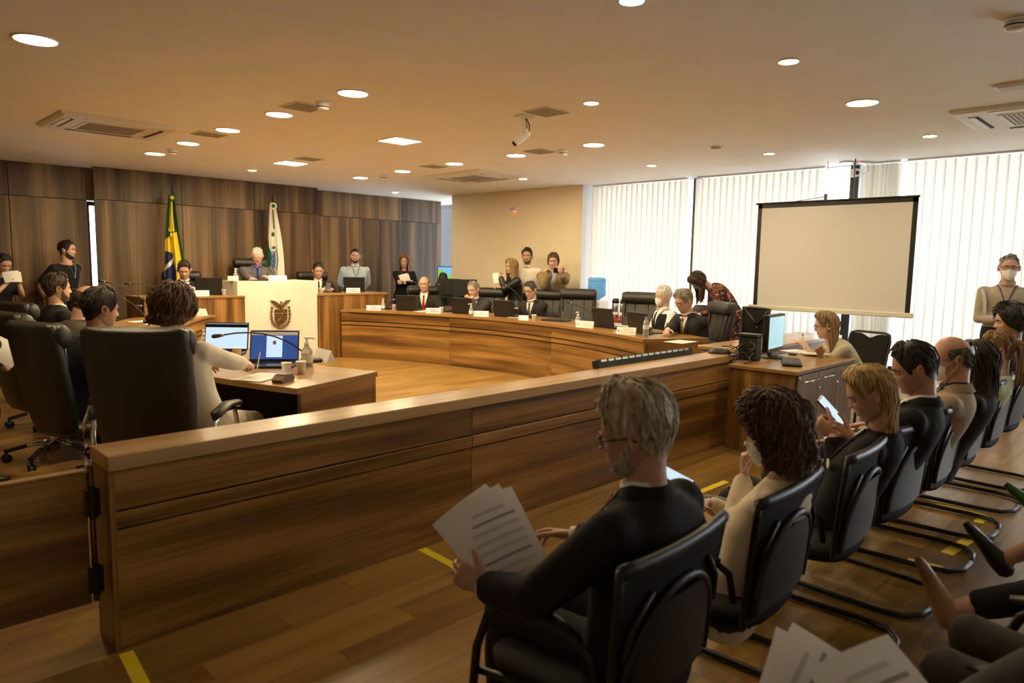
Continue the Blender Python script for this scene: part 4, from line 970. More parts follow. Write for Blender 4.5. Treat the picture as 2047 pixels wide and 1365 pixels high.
    for sd in (-1, 1):
        H0, kn, an = legs[sd]; sh = (an-kn).normalized(); fdv = Vector((0, 1, 0)); fdv = fdv-sh*fdv.dot(sh) if an.z > .14 else Vector((sd*.15, 1, 0)); fdv = fdv.normalized()
        upv = -sh if an.z > .14 else Vector((0, 0, 1)); A = an-upv*.045
        m = MB(); m.tube([A-fdv*.065, A-fdv*.05, A, A+fdv*.08+upv*-.008, A+fdv*.15+upv*-.018, A+fdv*.185+upv*-.022], [(.014, .016), (.034, .034), (.037, .042), (.040, .030), (.038, .023), (.024, .014)], 12, up=upv); m.build('shoe', cloth(shoec, 'leatherette'), t, True)
    # ---------------- upper garment
    # garment
    thick = {'suit': .018, 'coat': .022, 'shirt': .008, 'tee': .009, 'blouse': .012, 'vest': .012, 'dress': .01}[top]
    m = MB(); q0 = -.16 if top in ('suit', 'coat', 'blouse', 'dress') else -.05
    if longcoat: q0 = -longcoat
    lev = [q0, -.05, .08, .2, .3, .4, .5, .6, .7, .78, .84, .88, .915, .945]+([.97] if top != 'tee' else [])
    m.loft([[tor(q, 2*PI*j/28, thick*(1 if q < .9 else .75)) for j in range(28)] for q in lev])
    sl = {'tee': .62}.get(top, None)
    for sd in (-1, 1):
        S0, e, wr = arms[sd]; k = (.90 if female else 1.)*(.6+.4*bd); base = sp(.83)[0].lerp(S0, .55); ex = thick-.004
        if sl: pts = [base, S0, S0.lerp(e, .5), S0.lerp(e, .85)]; rr = [.05*s*k+ex, .058*s*k+ex, .054*s*k+ex+.004, .054*s*k+ex+.008]
        else: pts = [base, S0, S0.lerp(e, .5), e, e.lerp(wr, .4), wr.lerp(e, .06)]; rr = [.05*s*k+ex, .060*s*k+ex, .052*s*k+ex, .045*s*k+ex, .043*s*k+ex, .034*s*k+ex*.9]
        m.tube(pts, rr, 14); m.ell(S0, (rr[1]*.93, rr[1]*.92, rr[1]*.93), 12, 8)
        if not sl: m.ell(e, (rr[3], rr[3], rr[3]), 12, 8)
    nm = {'suit': 'jacket', 'coat': 'jacket', 'shirt': 'shirt', 'tee': 'tee_shirt', 'blouse': 'blouse', 'vest': 'shirt', 'dress': 'dress'}[top]
    o = m.build(nm, topc if isinstance(topc, str) else cloth(topc if top != 'vest' else shirtc, 'leatherette' if extra == 'leather' else 'cloth'), t, True); remesh(o, vox)
    def front(tt, x, off):   # point on the chest at lateral offset x
        w = lerp_tab(T, tt)[0]*bd*s+thick; a = math.asin(max(-.95, min(.95, math.copysign(min(1, abs(x)/w)**(1/.85), x)))); return tor(tt, a, thick*(1 if tt < .9 else .75)+off)
    if top == 'vest':
        m = MB(); m.loft([[tor(q, 2*PI*j/28, .034 if q > .4 else .028) for j in range(28)] for q in (-.12, .1, .3, .5, .7, .84, .9)]); m.build('vest', cloth(topc), t, True)
    if top in ('suit', 'coat', 'vest'):
        lo = .50 if top == 'suit' else .45; hi = 1.0
        hwid = lambda tt: .004+(.058*s)*(max(0, tt-lo)/(.97-lo))**.9
        m = MB(); m.grid(lambda u, v: front(lo+(hi-lo)*v, (u*2-1)*hwid(lo+(hi-lo)*v), (.002 if top != 'vest' else .026)+.001*v), 8, 14); m.build('shirt_front', cloth(shirtc), t, True)
        if top != 'vest':
            for sd in (-1, 1):
                m = MB(); f_ = lambda u, v, sd=sd: front(lo+(.985-lo)*v, sd*(hwid(lo+(.985-lo)*v)-.004+u*(.046*max(0, math.sin(PI*min(1, .15+v*.85)))**.7+.004)), .006+.004*(1-abs(u*2-1)))
                m.grid(f_ if sd > 0 else (lambda u, v: f_(1-u, v)), 5, 14); m.build('lapel', topc if isinstance(topc, str) else cloth(tuple(c*.92 for c in topc)), t, True)
        if tiec:
            m = MB(); lo2 = lo-.08 if top == 'suit' else lo
            m.grid(lambda u, v: front(lo2+(.955-lo2)*v, (u*2-1)*(.030-.017*v)*s, .010 if top != 'vest' else .032), 4, 14); a_ = front(.955, 0, .012); m.ell(a_+Vector((0, .002, .004)), (.017*s, .012, .019*s), 10, 8); m.build('tie', cloth(tiec), t, True)
    if collar and top in ('suit', 'shirt', 'vest', 'coat'):
        cc = cloth(shirtc if top in ('suit', 'vest', 'coat') else (topc if not isinstance(topc, str) else shirtc)); m = MB(); nz = sp(1.0)[0]; a_ = sp(1.0)[1]; rings = []
        for h, r_ in ((-.016, 1.16), (.008, 1.12), (.024, 1.08), (.025, 1.13), (.004, 1.24), (-.010, 1.28)):
            rings.append([nz+Vector((rn*r_*math.sin(q), rn*r_*math.cos(q)*1.02+.008+math.sin(a_)*h, h*math.cos(a_)-.022*max(0, math.cos(q))*(1 if h > -.01 else .5)+.006)) for q in [.10+(2*PI-.20)*j/28 for j in range(29)]])
        m.loft(rings, False, False); m.build('shirt_collar', cc, t, True)
        if top in ('suit', 'coat'):
            m = MB(); rings = []
            for h, r_ in ((-.022, 1.55), (.006, 1.32), (.022, 1.22), (.021, 1.31), (-.016, 1.68)):
                rings.append([nz+Vector((rn*r_*math.sin(q), rn*r_*math.cos(q)*1.02+.004+math.sin(a_)*h, h*math.cos(a_)-.03*max(0, math.cos(q)))) for q in [.85+(2*PI-1.7)*j/24 for j in range(25)]])
            m.loft(rings, False, False); m.build('jacket_collar', topc if isinstance(topc, str) else cloth(tuple(c*.92 for c in topc)), t, True)
            for sd in (-1, 1):
                S0, e, wr = arms[sd]; d = (wr-e).normalized(); m = MB(); m.tube([wr-d*.02, wr+d*.004], [.034*s, .033*s], 12); m.build('shirt_cuff', cc, t, True)
    if lanyard:
        m = MB()
        for sd in (-1, 1): m.tube([tor(.99, sd*1.5, .012), front(.955, sd*.055, .012), front(.82, sd*.032, .008), front(.62, sd*.003, .008)], [(.005, .0015)]*4, 6)
        o = m.build('lanyard', cloth(lanyard), t)
        if badge: m = MB(); q = front(.56, 0, .012); m.box(q, (.055, .003, .075), ch=.001); m.build('badge', 'white_plastic', t)
    # ---------------- hair, face furniture
    if hair:
        o = make_hair(hair, MH, R3, hash(label) % 97+3 if False else sum(map(ord, label)) % 97, near).build('hair', hairmat(hair['col']), t, True)
    if beard:
        m = MB()
        def bsurf(u, v):
            a = (u-.5)*2*1.5; w_ = abs(u-.5)*2; zt_ = -.084+.045*max(0, (w_-.22)/.78)+.035*max(0, (w_-.75)/.25); z = zt_+(-.123-zt_)*v; return head_pt(a, max(-.121, z))+Vector((math.sin(a), math.cos(a), -.25))*(.0035*min(1, v*5+.1, (1-v)*6+.3))
        m.grid(bsurf, 26, 12, M=MH); m.grid(lambda u, v: head_pt((u-.5)*.72, -.0475-.009*v-.010*abs(u-.5)*2)+Vector((0, .0028*math.sin(PI*max(.08, min(.92, v))), 0)), 14, 4, M=MH); m.build('beard', hairmat(beard), t, True)
    if mask:
        m = MB()
        def msurf(u, v):
            a = (u-.5)*2*1.12; z = -.018-.012*abs(u-.5)*2+(-.122+.022*abs(u-.5)*2+.018+.0)*v; b_ = head_pt(a*.98, max(-.118, z)); k = math.cos(a)
            y = max(b_.y, .092*k**.8-.012*(v-.45)**2*4+.012*math.exp(-((a)/.3)**2)*(1-v)); return Vector((b_.x*1.03, y+.004+.0012*math.sin(v*28), z))
        m.grid(msurf, 20, 16, M=MH); o = m.build('face_mask', 'mask_white', t, True)
        m = MB()
        for sd in (-1, 1):
            for z0, z1 in ((-.03, .015), (-.098, -.028)): m.tube([head_pt(sd*1.1, z0)+Vector((sd*.003, .002, 0)), head_base(sd*1.4, (z0+z1)/2)+Vector((sd*.004, 0, 0)), Vector((sd*.082, -.012, z1))], .0016, 5, M=MH)
        m.build('ear_loop', 'mask_white', o)
    if glasses:
        m = MB()
        for sd in (-1, 1):
            m.tube([Vector((sd*.033+.0245*math.cos(q), .096-.10*(.0245*math.cos(q)*sd+.0)**1-.012*(1 if math.cos(q)*sd > .6 else 0), -.004+.0175*math.sin(q))) for q in [2*PI*j/16 for j in range(17)]], .0018 if not near else .0024, 5, M=MH)
            m.tube([(sd*.057, .086, .004), (sd*.073, .060, .005), (sd*.079, -.005, .004), (sd*.079, -.022, -.008)], .0017 if not near else .0026, 5, M=MH)
        m.tube([(-.0095, .0985, .0), (0, .1005, .003), (.0095, .0985, 0)], .0017, 5, M=MH); m.build('glasses', glasses, t, True)
    return t, dict(hc=hc, arms=arms, Wl=Wl, Rw=Rw, root=Vector(rootloc), MH=MH, front=front, tor=tor, R3=R3)
def tgt_is(q): return q is not None
def W2(info, p): return info['root']+info['Rw'] @ Vector(p)
# ------------------------------------------------------------------ things on desks
def azv(v): return math.degrees(math.atan2(v[0], v[1]))
def laptop(loc, heading, label, ang=108, screen=None, w=.34):
    """lid back faces the heading; the user sits on the other side"""
    t = thing('laptop', label, 'laptop', loc, az(heading), 'laptops'); d = .235
    m = MB(); m.bx((-w/2, -d, 0), (w/2, 0, .018), ch=.004); m.build('base', 'black_plastic', t)
    m = MB()
    for r in range(5):
        for k in range(13): m.box((-w*.42+k*w*.07, -.05-r*.019, .0187), (w*.06, .015, .0015))
    m.box((0, -.185, .0185), (.095, .055, .001)); m.build('keys', 'black_gloss', t)
    M = Tr(0, 0, .016) @ Rx(math.radians(90-ang)); h = .225
    m = MB(); m.bx((-w/2, -.004, 0), (w/2, .006, h), M=M, ch=.003); m.build('lid', 'black_plastic', t)
    m = MB(); m.lathe([(.012, 0), (.0125, .0008), (.009, .001)], 18, M=M @ Tr(0, .0065, h*.5) @ Rx(-PI/2)); m.build('lid_emblem', 'metal_dark', t)
    m = MB(); m.bx((-w/2+.008, -.0048, .016), (w/2-.008, -.0041, h-.010), M=M); sc_ = m.build('display', screen or 'black_gloss', t)
    return t, M, sc_, w, h
def nameplate(loc, heading, label, l1=None, l2=None, w=.21, h=.075, tilt=.35, plain=False):
    t = thing('name_plate', label, 'name plate', loc, az(heading), 'white name plates')
    m = MB(); b_ = .075; vs = [(-w/2, b_/2, 0), (w/2, b_/2, 0), (w/2, -b_/2, 0), (-w/2, -b_/2, 0), (-w/2, .0, h), (w/2, .0, h)]
    m.add(vs, [(0, 1, 5, 4)[::-1], (2, 3, 4, 5)[::-1], (1, 2, 5)[::-1], (3, 0, 4)[::-1], (0, 3, 2, 1)[::-1]]); m.build('plate', 'paper', t)
    if plain: return t
    a = math.atan2(h, b_/2); M = Tr(0, b_/4, h/2) @ Rx(PI/2-a) @ Rz(PI) @ Rx(PI/2) @ Tr(0, 0, .0012)
    hh = math.hypot(h, b_/2)
    if l1: text_mesh(l1, hh*.24, 'lettering', 'print_red', t, M @ Tr(.02, hh*.17, 0)); text_mesh(l2, hh*.30, 'lettering', 'print_brown', t, M @ Tr(.015, -hh*.20, 0))
    else:
        m = MB()
        for y_, x0, x1 in ((hh*.17, -.05, .05), (-hh*.20, -.06, .085)): m.bx((x0, y_-hh*.07, 0), (x1, y_+hh*.07, .0004), M=M)
        m.build('lettering', 'print_red', t)
    m = MB(); m.lathe([(.010, 0), (.010, .0005)], 12, M=M @ Tr(-w*.40, 0, 0)); m.build('crest_mark', 'print_red', t)
    return t
def mic(loc, heading, label, L=.42, up=.30, red=False, arch=.5):
    t = thing('microphone', label, 'microphone', loc, az(heading), 'gooseneck microphones')
    m = MB(); m.bx((-.055, -.07, 0), (.055, .07, .035), ch=.012); m.build('base', 'black_plastic', t)
    pts = []
    for k in range(9): u = k/8; pts.append((0, .03+L*u**1.35, .035+up*(math.sin(u*PI*arch)/max(.2, math.sin(PI*arch) if arch < .5 else 1))))
    m = MB(); m.tube(pts, .0055, 8); m.build('gooseneck', 'black_plastic', t, True)
    d = (Vector(pts[-1])-Vector(pts[-2])).normalized(); a = Vector(pts[-1]); m = MB(); m.tube([a-d*.005, a+d*.01, a+d*.045, a+d*.06], [.009, .014, .015, .008], 10); m.build('capsule', 'black_plastic', t, True)
    m = MB(); m.tube([a-d*.014, a-d*.004], .0125, 10); m.build('ring', 'led_red' if red else 'metal_light', t, True)
def sanitizer(loc, label, s=1.):
    t = thing('sanitizer_bottle', label, 'bottle', loc, rnd.uniform(0, 6), 'hand sanitizer bottles', s)
    m = MB(); m.lathe([(.028, 0), (.031, .004), (.031, .085), (.026, .10), (.012, .112), (.012, .12)], 18); m.build('bottle_body', 'gel', t, True)
    m = MB(); m.lathe([(.0315, .025), (.0315, .07)], 18, cap=False); m.build('sticker', 'off_white', t, True)
    m = MB(); m.lathe([(.014, .115), (.014, .135), (.006, .138), (.006, .155), (.012, .157), (.012, .168)], 12); m.tube([(0, 0, .162), (.035, 0, .162), (.042, 0, .154)], .006, 8); m.build('pump', 'white_plastic', t, True)
def cup(loc, label):
    t = thing('plastic_cup', label, 'cup', loc, 0, 'white plastic cups'); m = MB(); m.lathe([(.022, 0), (.024, .001), (.033, .075), (.035, .076), (.034, .079), (.031, .076), (.022, .004)], 20); m.build('cup_wall', 'cup', t, True)
def paper(loc, heading, label, w=.21, d=.297, n=1, name='paper_sheet', printed=True, M=None):
    t = thing(name, label, 'paper', loc, az(heading), 'loose papers')
    for k in range(n):
        r_ = rnd.uniform(-.12, .12); Mk = (M or Matrix()) @ Tr(0, 0, .0012+k*.0016) @ Rz(r_*(k > 0)); m = MB(); m.bx((-w/2, -d/2, -.0005), (w/2, d/2, .0005), M=Mk); m.build('sheet', 'paper', t)
    if printed:
        m = MB()
        for i in range(9): m.box((rnd.uniform(-.01, 0), d*.38-i*d*.085, .0011), (w*.72, d*.022, .0004), M=Mk)
        m.build('printed_lines', 'print_light', t)
    return t
T0 = TZ+.001
# window-side counter
for x_, lb in ((813, 'laptop in front of the bald man with the red tie'), (925, 'laptop beside the man with clasped hands'), (1008, 'laptop beside the man with glasses in a dark suit'), (1208, 'laptop in front of the empty chair by the thermos flasks'), (1278, 'laptop in front of the man reading with a tan tie')):
    p, a = onarc('R', x_, .22); v = Vector((RC[0], RC[1]))-Vector((p.x, p.y)); laptop((p.x, p.y, T0), azv(v)-8, lb, ang=102)
p, a = onarc('R', 1112, .36); t = thing('laptop', 'closed flat laptop on the curved counter before an empty chair', 'laptop', (p.x, p.y, T0), az(255), 'laptops'); m = MB(); m.bx((-.17, -.12, 0), (.17, .12, .012), ch=.004); m.build('base', 'black_plastic', t); m = MB(); m.bx((-.17, -.12, .0125), (.17, .12, .021), ch=.004); m.build('lid', 'black_plastic', t)
for x_, l1, l2, lb in ((747, None, None, 'name plate at the far end of the window-side counter'), (866, None, None, 'name plate below the red tie'), (962, 'DEPUTADO', 'HOMERO MARCHESE', 'name plate in front of the man with clasped hands'), (1170, 'DEPUTADO', 'TIÃO MEDEIROS', 'name plate before the first empty chair'), (1252, 'DEPUTADO', 'TADEU VENERI', 'name plate nearest the right end of the curved counter')):
    p, a = onarc('R', x_, .06); v = Vector((0, 0))-Vector((p.x, p.y)); nameplate((p.x, p.y, T0), azv(v)+(12 if x_ > 1000 else 0), lb, l1, l2)
p, a = onarc('R', 1047, .07); nameplate((p.x, p.y, T0), azv(-p), 'blank white card in front of the man with glasses in a dark suit', plain=True, w=.13, h=.06)
for x_, r_, lb in ((766, .25, 'sanitizer bottle at the far end of the window-side counter'), (941, .08, 'sanitizer bottle before the man with clasped hands'), (1155, .14, 'sanitizer bottle before the first empty chair')):
    p, a = onarc('R', x_, r_); sanitizer((p.x, p.y, T0), lb)
p, a = onarc('R', 1290, .1); t = thing('water_bottle', 'clear plastic water bottle with blue cap at the right end of the counter', 'bottle', (p.x, p.y, T0)); m = MB(); m.lathe([(.026, 0), (.031, .006), (.029, .03), (.031, .05), (.029, .075), (.031, .10), (.031, .14), (.02, .175), (.012, .185), (.012, .195)], 18); m.build('bottle_body', 'gel', t, True); m = MB(); m.lathe([(.0318, .085), (.0318, .125)], 18, cap=False); m.build('sticker', 'off_white', t, True); m = MB(); m.lathe([(.0145, .19), (.0145, .21), (.006, .211)], 14); m.build('cap', 'blue_bottle', t, True)
for x_, r_, hd, lb, kw in ((1060, .45, 330, 'microphone beside the man with glasses leaning to the right', dict(L=.34, up=.40, arch=.42)), (1198, .50, 340, 'microphone before the empty chair by the thermos flasks', dict(L=.36, up=.22, arch=.4)), (1292, .55, 70, 'microphone with a lit red ring before the man with the tan tie', dict(L=.46, up=.20, red=True, arch=.45)), (895, .45, 60, 'microphone between the two far laptops', dict(L=.2, up=.12)), (775, .4, 60, 'microphone at the far end of the window-side counter', dict(L=.2, up=.10))):
    p, a = onarc('R', x_, r_); mic((p.x, p.y, T0), hd, lb, **kw)
for x_, r_, lb, n_ in ((850, .3, 'papers before the bald man with the red tie', 2), (1038, .38, 'stack of papers under the hands of the man with glasses', 4), (1235, .5, 'papers beside the microphone before the empty chair', 2), (1318, .42, 'dark folder of papers read by the man with the tan tie', 3), (1360, .25, 'sheet at the right end of the curved counter', 1)):
    p, a = onarc('R', x_, r_); paper((p.x, p.y, T0), 255+rnd.uniform(-20, 20), lb, n=n_)
p, a = onarc('R', 882, .25); cup((p.x, p.y, T0), 'white plastic cup between the two far laptops')
p, a = onarc('R', 788, .3); cup((p.x, p.y, T0), 'white plastic cup at the far end of the window-side counter')
p, a = onarc('R', 1068, .12); cup((p.x, p.y, T0), 'clear cup beside the blank white card')
# left counter
p = at(548, 727, z=TZ); t, M, sc_, w_, h_ = laptop((p.x, p.y, T0), 38, 'open laptop showing a blue page beside the woman in the white blazer', 105, 'screen_blue')
m = MB(); m.bx((-.055, -.0056, .03), (.055, -.005, .185), M=M); m.build('page_panel', 'screen_pale', sc_)
m = MB(); m.bx((-w_/2+.008, -.0055, .19), (w_/2-.008, -.005, .212), M=M); m.build('page_bar', 'paper', sc_); m = MB(); m.box((0, -.006, .135), (.022, .0006, .026), M=M); m.build('page_crest', 'print_red', sc_)
p = at(452, 705, z=TZ); t, M, sc_, w_, h_ = laptop((p.x, p.y, T0), 42, 'open laptop with a pale blue page behind the white blazer arm', 102, 'screen_pale')
m = MB(); m.bx((-w_/2+.008, -.0055, .185), (w_/2-.008, -.005, .212), M=M); m.build('page_bar', 'black_gloss', sc_)
p = at(620, 724, z=TZ); mic((p.x, p.y-.02, T0), 285, 'long microphone stretching across the blue-page laptop', L=.58, up=.20, arch=.62)
p = at(614, 733, z=TZ); sanitizer((p.x, p.y, T0), 'sanitizer bottle at the near end of the left counter', 1.25)
p = at(602, 746, z=TZ); cup((p.x, p.y, T0), 'white plastic cup nearest the sanitizer bottle on the left counter')
p = at(573, 749, z=TZ); cup((p.x, p.y, T0), 'white plastic cup above the glasses case')
p = at(455, 713, z=TZ); cup((p.x+.02, p.y-.12, T0), 'white plastic cup behind the white blazer sleeve')
p = at(566, 763, z=TZ); t = thing('glasses_case', 'brown folded glasses case near the counter corner', 'case', (p.x, p.y, T0), .5); m = MB(); m.prism([(-.06, 0), (.06, 0), (.075, .02), (.05, .042), (-.03, .045), (-.07, .02)], -.035, .035, M=Rx(PI/2)); mat('case_brown', (.16, .09, .065), .6); m.build('case_body', 'case_brown', t); m = MB(); m.prism([(-.03, .046), (.05, .043), (.055, .046), (-.03, .049)], -.03, .03, M=Rx(PI/2)); m.build('flap', 'case_brown', t)
p = at(520, 755, z=TZ); paper((p.x, p.y, T0), 60, 'white papers under the writing hand of the woman in the blazer', n=3)
p = at(648, 722, z=TZ); nameplate((p.x, p.y, T0), 95, 'name plate seen from behind at the near corner of the left counter', None, None, w=.24, h=.09)
p, a = onarc('L', 512, .1); nameplate((p.x, p.y, T0), 90, 'name plate seen from behind between the two open laptops', None, None, w=.24, h=.08)
p, a = onarc('L', 404, .05); nameplate((p.x, p.y, T0), 60, 'small tilted name card at the far end of the left counter', None, None, w=.12, h=.09)
for (x_, y_), hd, lb, kw in (((300, 640), 290, 'microphone bending left at the far end of the left counter', dict(L=.5, up=.34, arch=.45)), ((290, 655), 285, 'microphone lying low before the navy-suit man', dict(L=.30, up=.06)), ((330, 668), 280, 'short microphone beside the papers on the left counter', dict(L=.24, up=.12)), ((322, 625), 285, 'upright microphone before the far left empty chair', dict(L=.55, up=.42, arch=.4))):
    p, a = onarc('L', x_, .35); mic((p.x, p.y, T0), hd, lb, **kw)
for x_, r_, lb in ((288, .45, 'papers on the left counter before the balding man'), (320, .3, 'white sheet on the left counter near its far end'), (262, .6, 'papers before the navy-suit man')):
    p, a = onarc('L', x_, r_); paper((p.x, p.y, T0), 85, lb, n=2)
p, a = onarc('L', 292, .25); cup((p.x, p.y, T0), 'white plastic cup on the left counter before the navy-suit man')
p, a = onarc('L', 408, .12, ); sanitizer((p.x, p.y, T0), 'sanitizer bottle on the left counter behind the pale-page laptop')
m = MB(); p = at(590, 727, z=TZ); m.tube([p+Vector((-.1, .05, .006)), p+Vector((0, .0, .02)), p+Vector((.08, .08, .006)), p+Vector((.0, .2, .006)), p+Vector((-.3, .3, .006))], .005, 6); tag(m.build('cable', 'black_plastic', None, True), 'black cable behind the blue-page laptop', 'cable')
# dais
DZ = .986
p = at(396, 591, Y=9.6); t_, *_ = laptop((at(418, 590, Y=9.72).x, 9.72, DZ), 200, 'laptop in front of the dark-haired man left of the lectern', 100)
laptop((at(708, 584, Y=9.85).x, 9.85, DZ), 212, 'laptop at the right end of the dais', 100)
nameplate((at(397, 591, Y=9.50).x, 9.50, DZ), 195, 'name plate left of the lectern', 'ALESSANDRA', 'CRISTIANO', w=.26)
nameplate((at(706, 583, Y=9.55).x, 9.55, DZ), 205, 'name plate right of the lectern', None, None)
nameplate((at(555, 560, Y=9.54).x, 9.54, LZ+.002), 200, 'name plate on top of the lectern', 'DEPUTADO', 'NELSON JUSTUS', w=.25)
cup((at(448, 590, Y=9.6).x, 9.6, DZ), 'white plastic cup left of the lectern'); cup((at(641, 582, Y=9.62).x, 9.62, DZ), 'white plastic cup right of the lectern')
sanitizer((at(471, 560, Y=9.75).x, 9.75, LZ+.001), 'sanitizer bottle on top of the lectern')
t = thing('card_box', 'small white box beside the sanitizer on the lectern', 'box', (at(466, 560, Y=9.6).x, 9.6, LZ+.001), az(200)); m = MB(); m.bx((-.07, -.03, 0), (.07, .03, .065), ch=.003); m.build('box_body', 'paper', t); m = MB(); m.bx((-.06, .031, .03), (.06, .0312, .05)); m.build('printed_lines', 'print_light', t)
mic((at(549, 560, Y=10.0).x, 9.95, LZ+.001), 270, 'microphone with a lit red ring on the lectern', L=.27, up=.20, red=True, arch=.55)
t = thing('tablet', 'dark tablet under the presiding man hands', 'tablet', (at(520, 560, Y=9.75).x, 9.72, LZ+.001), az(200)); m = MB(); m.bx((-.14, -.1, 0), (.14, .1, .012), ch=.004); m.build('tablet_body', 'black_gloss', t)
mic((at(268, 580, Y=9.9).x+.42, 9.9, DZ), 285, 'microphone at the left end of the dais', L=.42, up=.12)
mic((at(670, 583, Y=9.9).x, 9.85, DZ), 70, 'low microphone beside the man with the phone on the dais', L=.14, up=.05)
p = at(580, 560, Y=9.8); paper((p.x, 9.7, LZ+.001), 200, 'papers on the right of the lectern top', n=2)

# cabinet desk beside the barrier
KX0, KX1, KY0, KY1, KZ = 5.28, 6.50, 2.20, 2.74, .70
t = thing('cabinet', 'wooden cabinet with three grey-brown doors beside the barrier end', 'cabinet', (KX0, KY0, 0)); w_ = KX1-KX0; d_ = KY1-KY0
m = MB(); m.bx((-.02, -.02, KZ-.03), (w_, d_, KZ), ch=.003); m.build('worktop', 'wood_walnut_top', t, g=0)
m = MB(); m.bx((0, 0, .0), (.02, d_, KZ-.031)); m.bx((w_-.02, 0, 0), (w_, d_, KZ-.031)); m.bx((.02, d_-.02, 0), (w_-.02, d_, KZ-.031)); m.bx((.02, .02, .02), (w_-.02, d_-.02, .05)); m.build('carcass', 'wood_walnut', t, g=2)
wood('wood_grey', (.16, .115, .085), (.20, .15, .115), (.25, .19, .15), rough=.45, su=.5, sv=25)
for k in range(3):
    a0 = .022+(w_-.044)*k/3; a1 = .022+(w_-.044)*(k+1)/3
    m = MB(); m.bx((a0+.003, -.018, .04), (a1-.003, 0, KZ-.036), ch=.002); dr = m.build('door', 'wood_grey', t, g=2)
    m = MB(); hx0, hx1 = a0+.05, a1-.03; m.tube([(hx0, -.045, KZ-.09), (hx1, -.045, KZ-.09)], .007, 8)
    for hx in (hx0+.02, hx1-.02): m.tube([(hx, -.018, KZ-.09), (hx, -.045, KZ-.09)], .005, 6)
    m.build('handle', 'chrome', dr, True); m = MB(); m.lathe([(.011, 0), (.011, .006), (.006, .008)], 12, M=Tr(a0+.02, -.018, KZ-.17 if k else KZ-.06) @ Rx(PI/2)); m.build('lock', 'chrome', dr, True)
t = thing('sideboard', 'long low wooden sideboard behind the writing woman', 'sideboard', (6.3, 2.95, 0)); m = MB(); m.bx((-.3, 0, .70), (2.0, .5, .735), ch=.003); m.build('worktop', 'wood_top', t, g=0); m = MB(); m.bx((-.28, .02, 0), (1.98, .48, .70)); m.build('carcass', 'wood_grey', t, g=2)
KT = KZ+.001
p = at(1545, 715, z=KZ); t = thing('desk_monitor', 'black desktop monitor with a pale cyan screen on the cabinet', 'monitor', (p.x, p.y, KT), az(173))
m = MB(); m.bx((-.22, -.03, .06), (.22, .02, .38), ch=.006); m.build('bezel', 'black_plastic', t); m = MB(); m.bx((-.2, .0201, .09), (.2, .0212, .36)); m.build('display', 'screen_cyan', t); m = MB(); m.lathe([(.11, 0), (.11, .01), (.03, .02)], 20); m.bx((-.03, -.04, .01), (.03, -.02, .2)); m.build('stand', 'black_plastic', t)
p = at(1582, 727, z=KZ); t = thing('keyboard', 'black computer keyboard on the cabinet', 'keyboard', (p.x, p.y, KT), az(155)); m = MB(); m.bx((-.2, -.075, .004), (.2, .075, .022), ch=.004); m.build('tray', 'black_plastic', t); m = MB()
for r in range(5):
    for k in range(15): m.box((-.18+k*.0257, -.052+r*.026, .025), (.021, .021, .006))
m.build('keys', 'metal_dark', t)
p = at(1600, 704, z=KZ); paper((p.x, p.y, KT), 20, 'white papers behind the keyboard', n=3, printed=False); p = at(1625, 709, z=KZ); t = thing('notebook', 'open white notebook under the writing hand', 'notebook', (p.x, p.y, KT+.006), az(320)); m = MB(); m.bx((-.14, -.1, 0), (0, .1, .012), M=Ry(.06)); m.bx((0, -.1, 0), (.14, .1, .012), M=Ry(-.06)); m.build('pages', 'paper', t)
p = at(1585, 708, z=KZ); t = thing('phone', 'black mobile phone lying by the keyboard', 'phone', (p.x, p.y, KT+.005), .3); m = MB(); m.bx((-.075, -.036, 0), (.075, .036, .01), ch=.004); m.build('phone_body', 'black_gloss', t)
p = at(1500, 700, z=.756); t = thing('desktop_computer', 'small black computer box with a tangle of cables at the barrier end', 'computer', (5.62, 2.74, KT)); m = MB(); m.bx((-.05, -.08, 0), (.05, .08, .20), ch=.006); m.bx((-.06, -.09, .20), (.055, .09, .225), ch=.004); m.build('case', 'black_plastic', t); m = MB()
for k in range(12):
    q = [Vector((-.06+rnd.uniform(-.02, .02), rnd.uniform(-.08, .08), .1+rnd.uniform(-.05, .05)))]
    for i in range(4): q.append(q[-1]+Vector((rnd.uniform(-.09, .02), rnd.uniform(-.05, .05), rnd.uniform(-.045, .02))))
    q = [Vector((v.x, v.y, max(.012, v.z))) for v in q]; m.tube(q, .005, 6)
m.build('cable_tangle', 'black_plastic', t, True)
m = MB(); m.tube([(5.44, 2.86, .76), (5.47, 2.79, .755), (5.475, 2.785, .60), (5.485, 2.783, .3), (5.49, 2.785, .01)], .005, 6); tag(m.build('cable', 'white_plastic', None, True), 'white cable hanging down the right end of the barrier', 'cable')
p = at(1437, 702, z=.757); t = thing('conference_phone', 'grey triangular conference phone on the barrier end', 'phone', (p.x-.1, 2.92, .756), .4); m = MB(); m.loft([[(r_*math.cos(q)*(1+.12*math.cos(3*q)), r_*math.sin(q)*(1+.12*math.cos(3*q)), z_) for q in [2*PI*j/24 for j in range(24)]] for r_, z_ in ((.09, 0), (.095, .012), (.06, .04), (.02, .045))]); m.build('case', 'metal_dark', t, True)
t = thing('wall_display', 'long black monitor leaning behind the barrier with its vented edge showing', 'monitor', (4.60, 3.10, 0)); M = Tr(0, 0, .80) @ Rx(-.35)
m = MB(); m.bx((-.64, -.03, -.62), (.64, .03, .0), M=M, ch=.006); m.build('case', 'dark_slot', t); m = MB()
for k in range(14): m.bx((-.60+k*.086, -.0325, -.022), (-.60+k*.086+.066, -.0305, -.006), M=M)
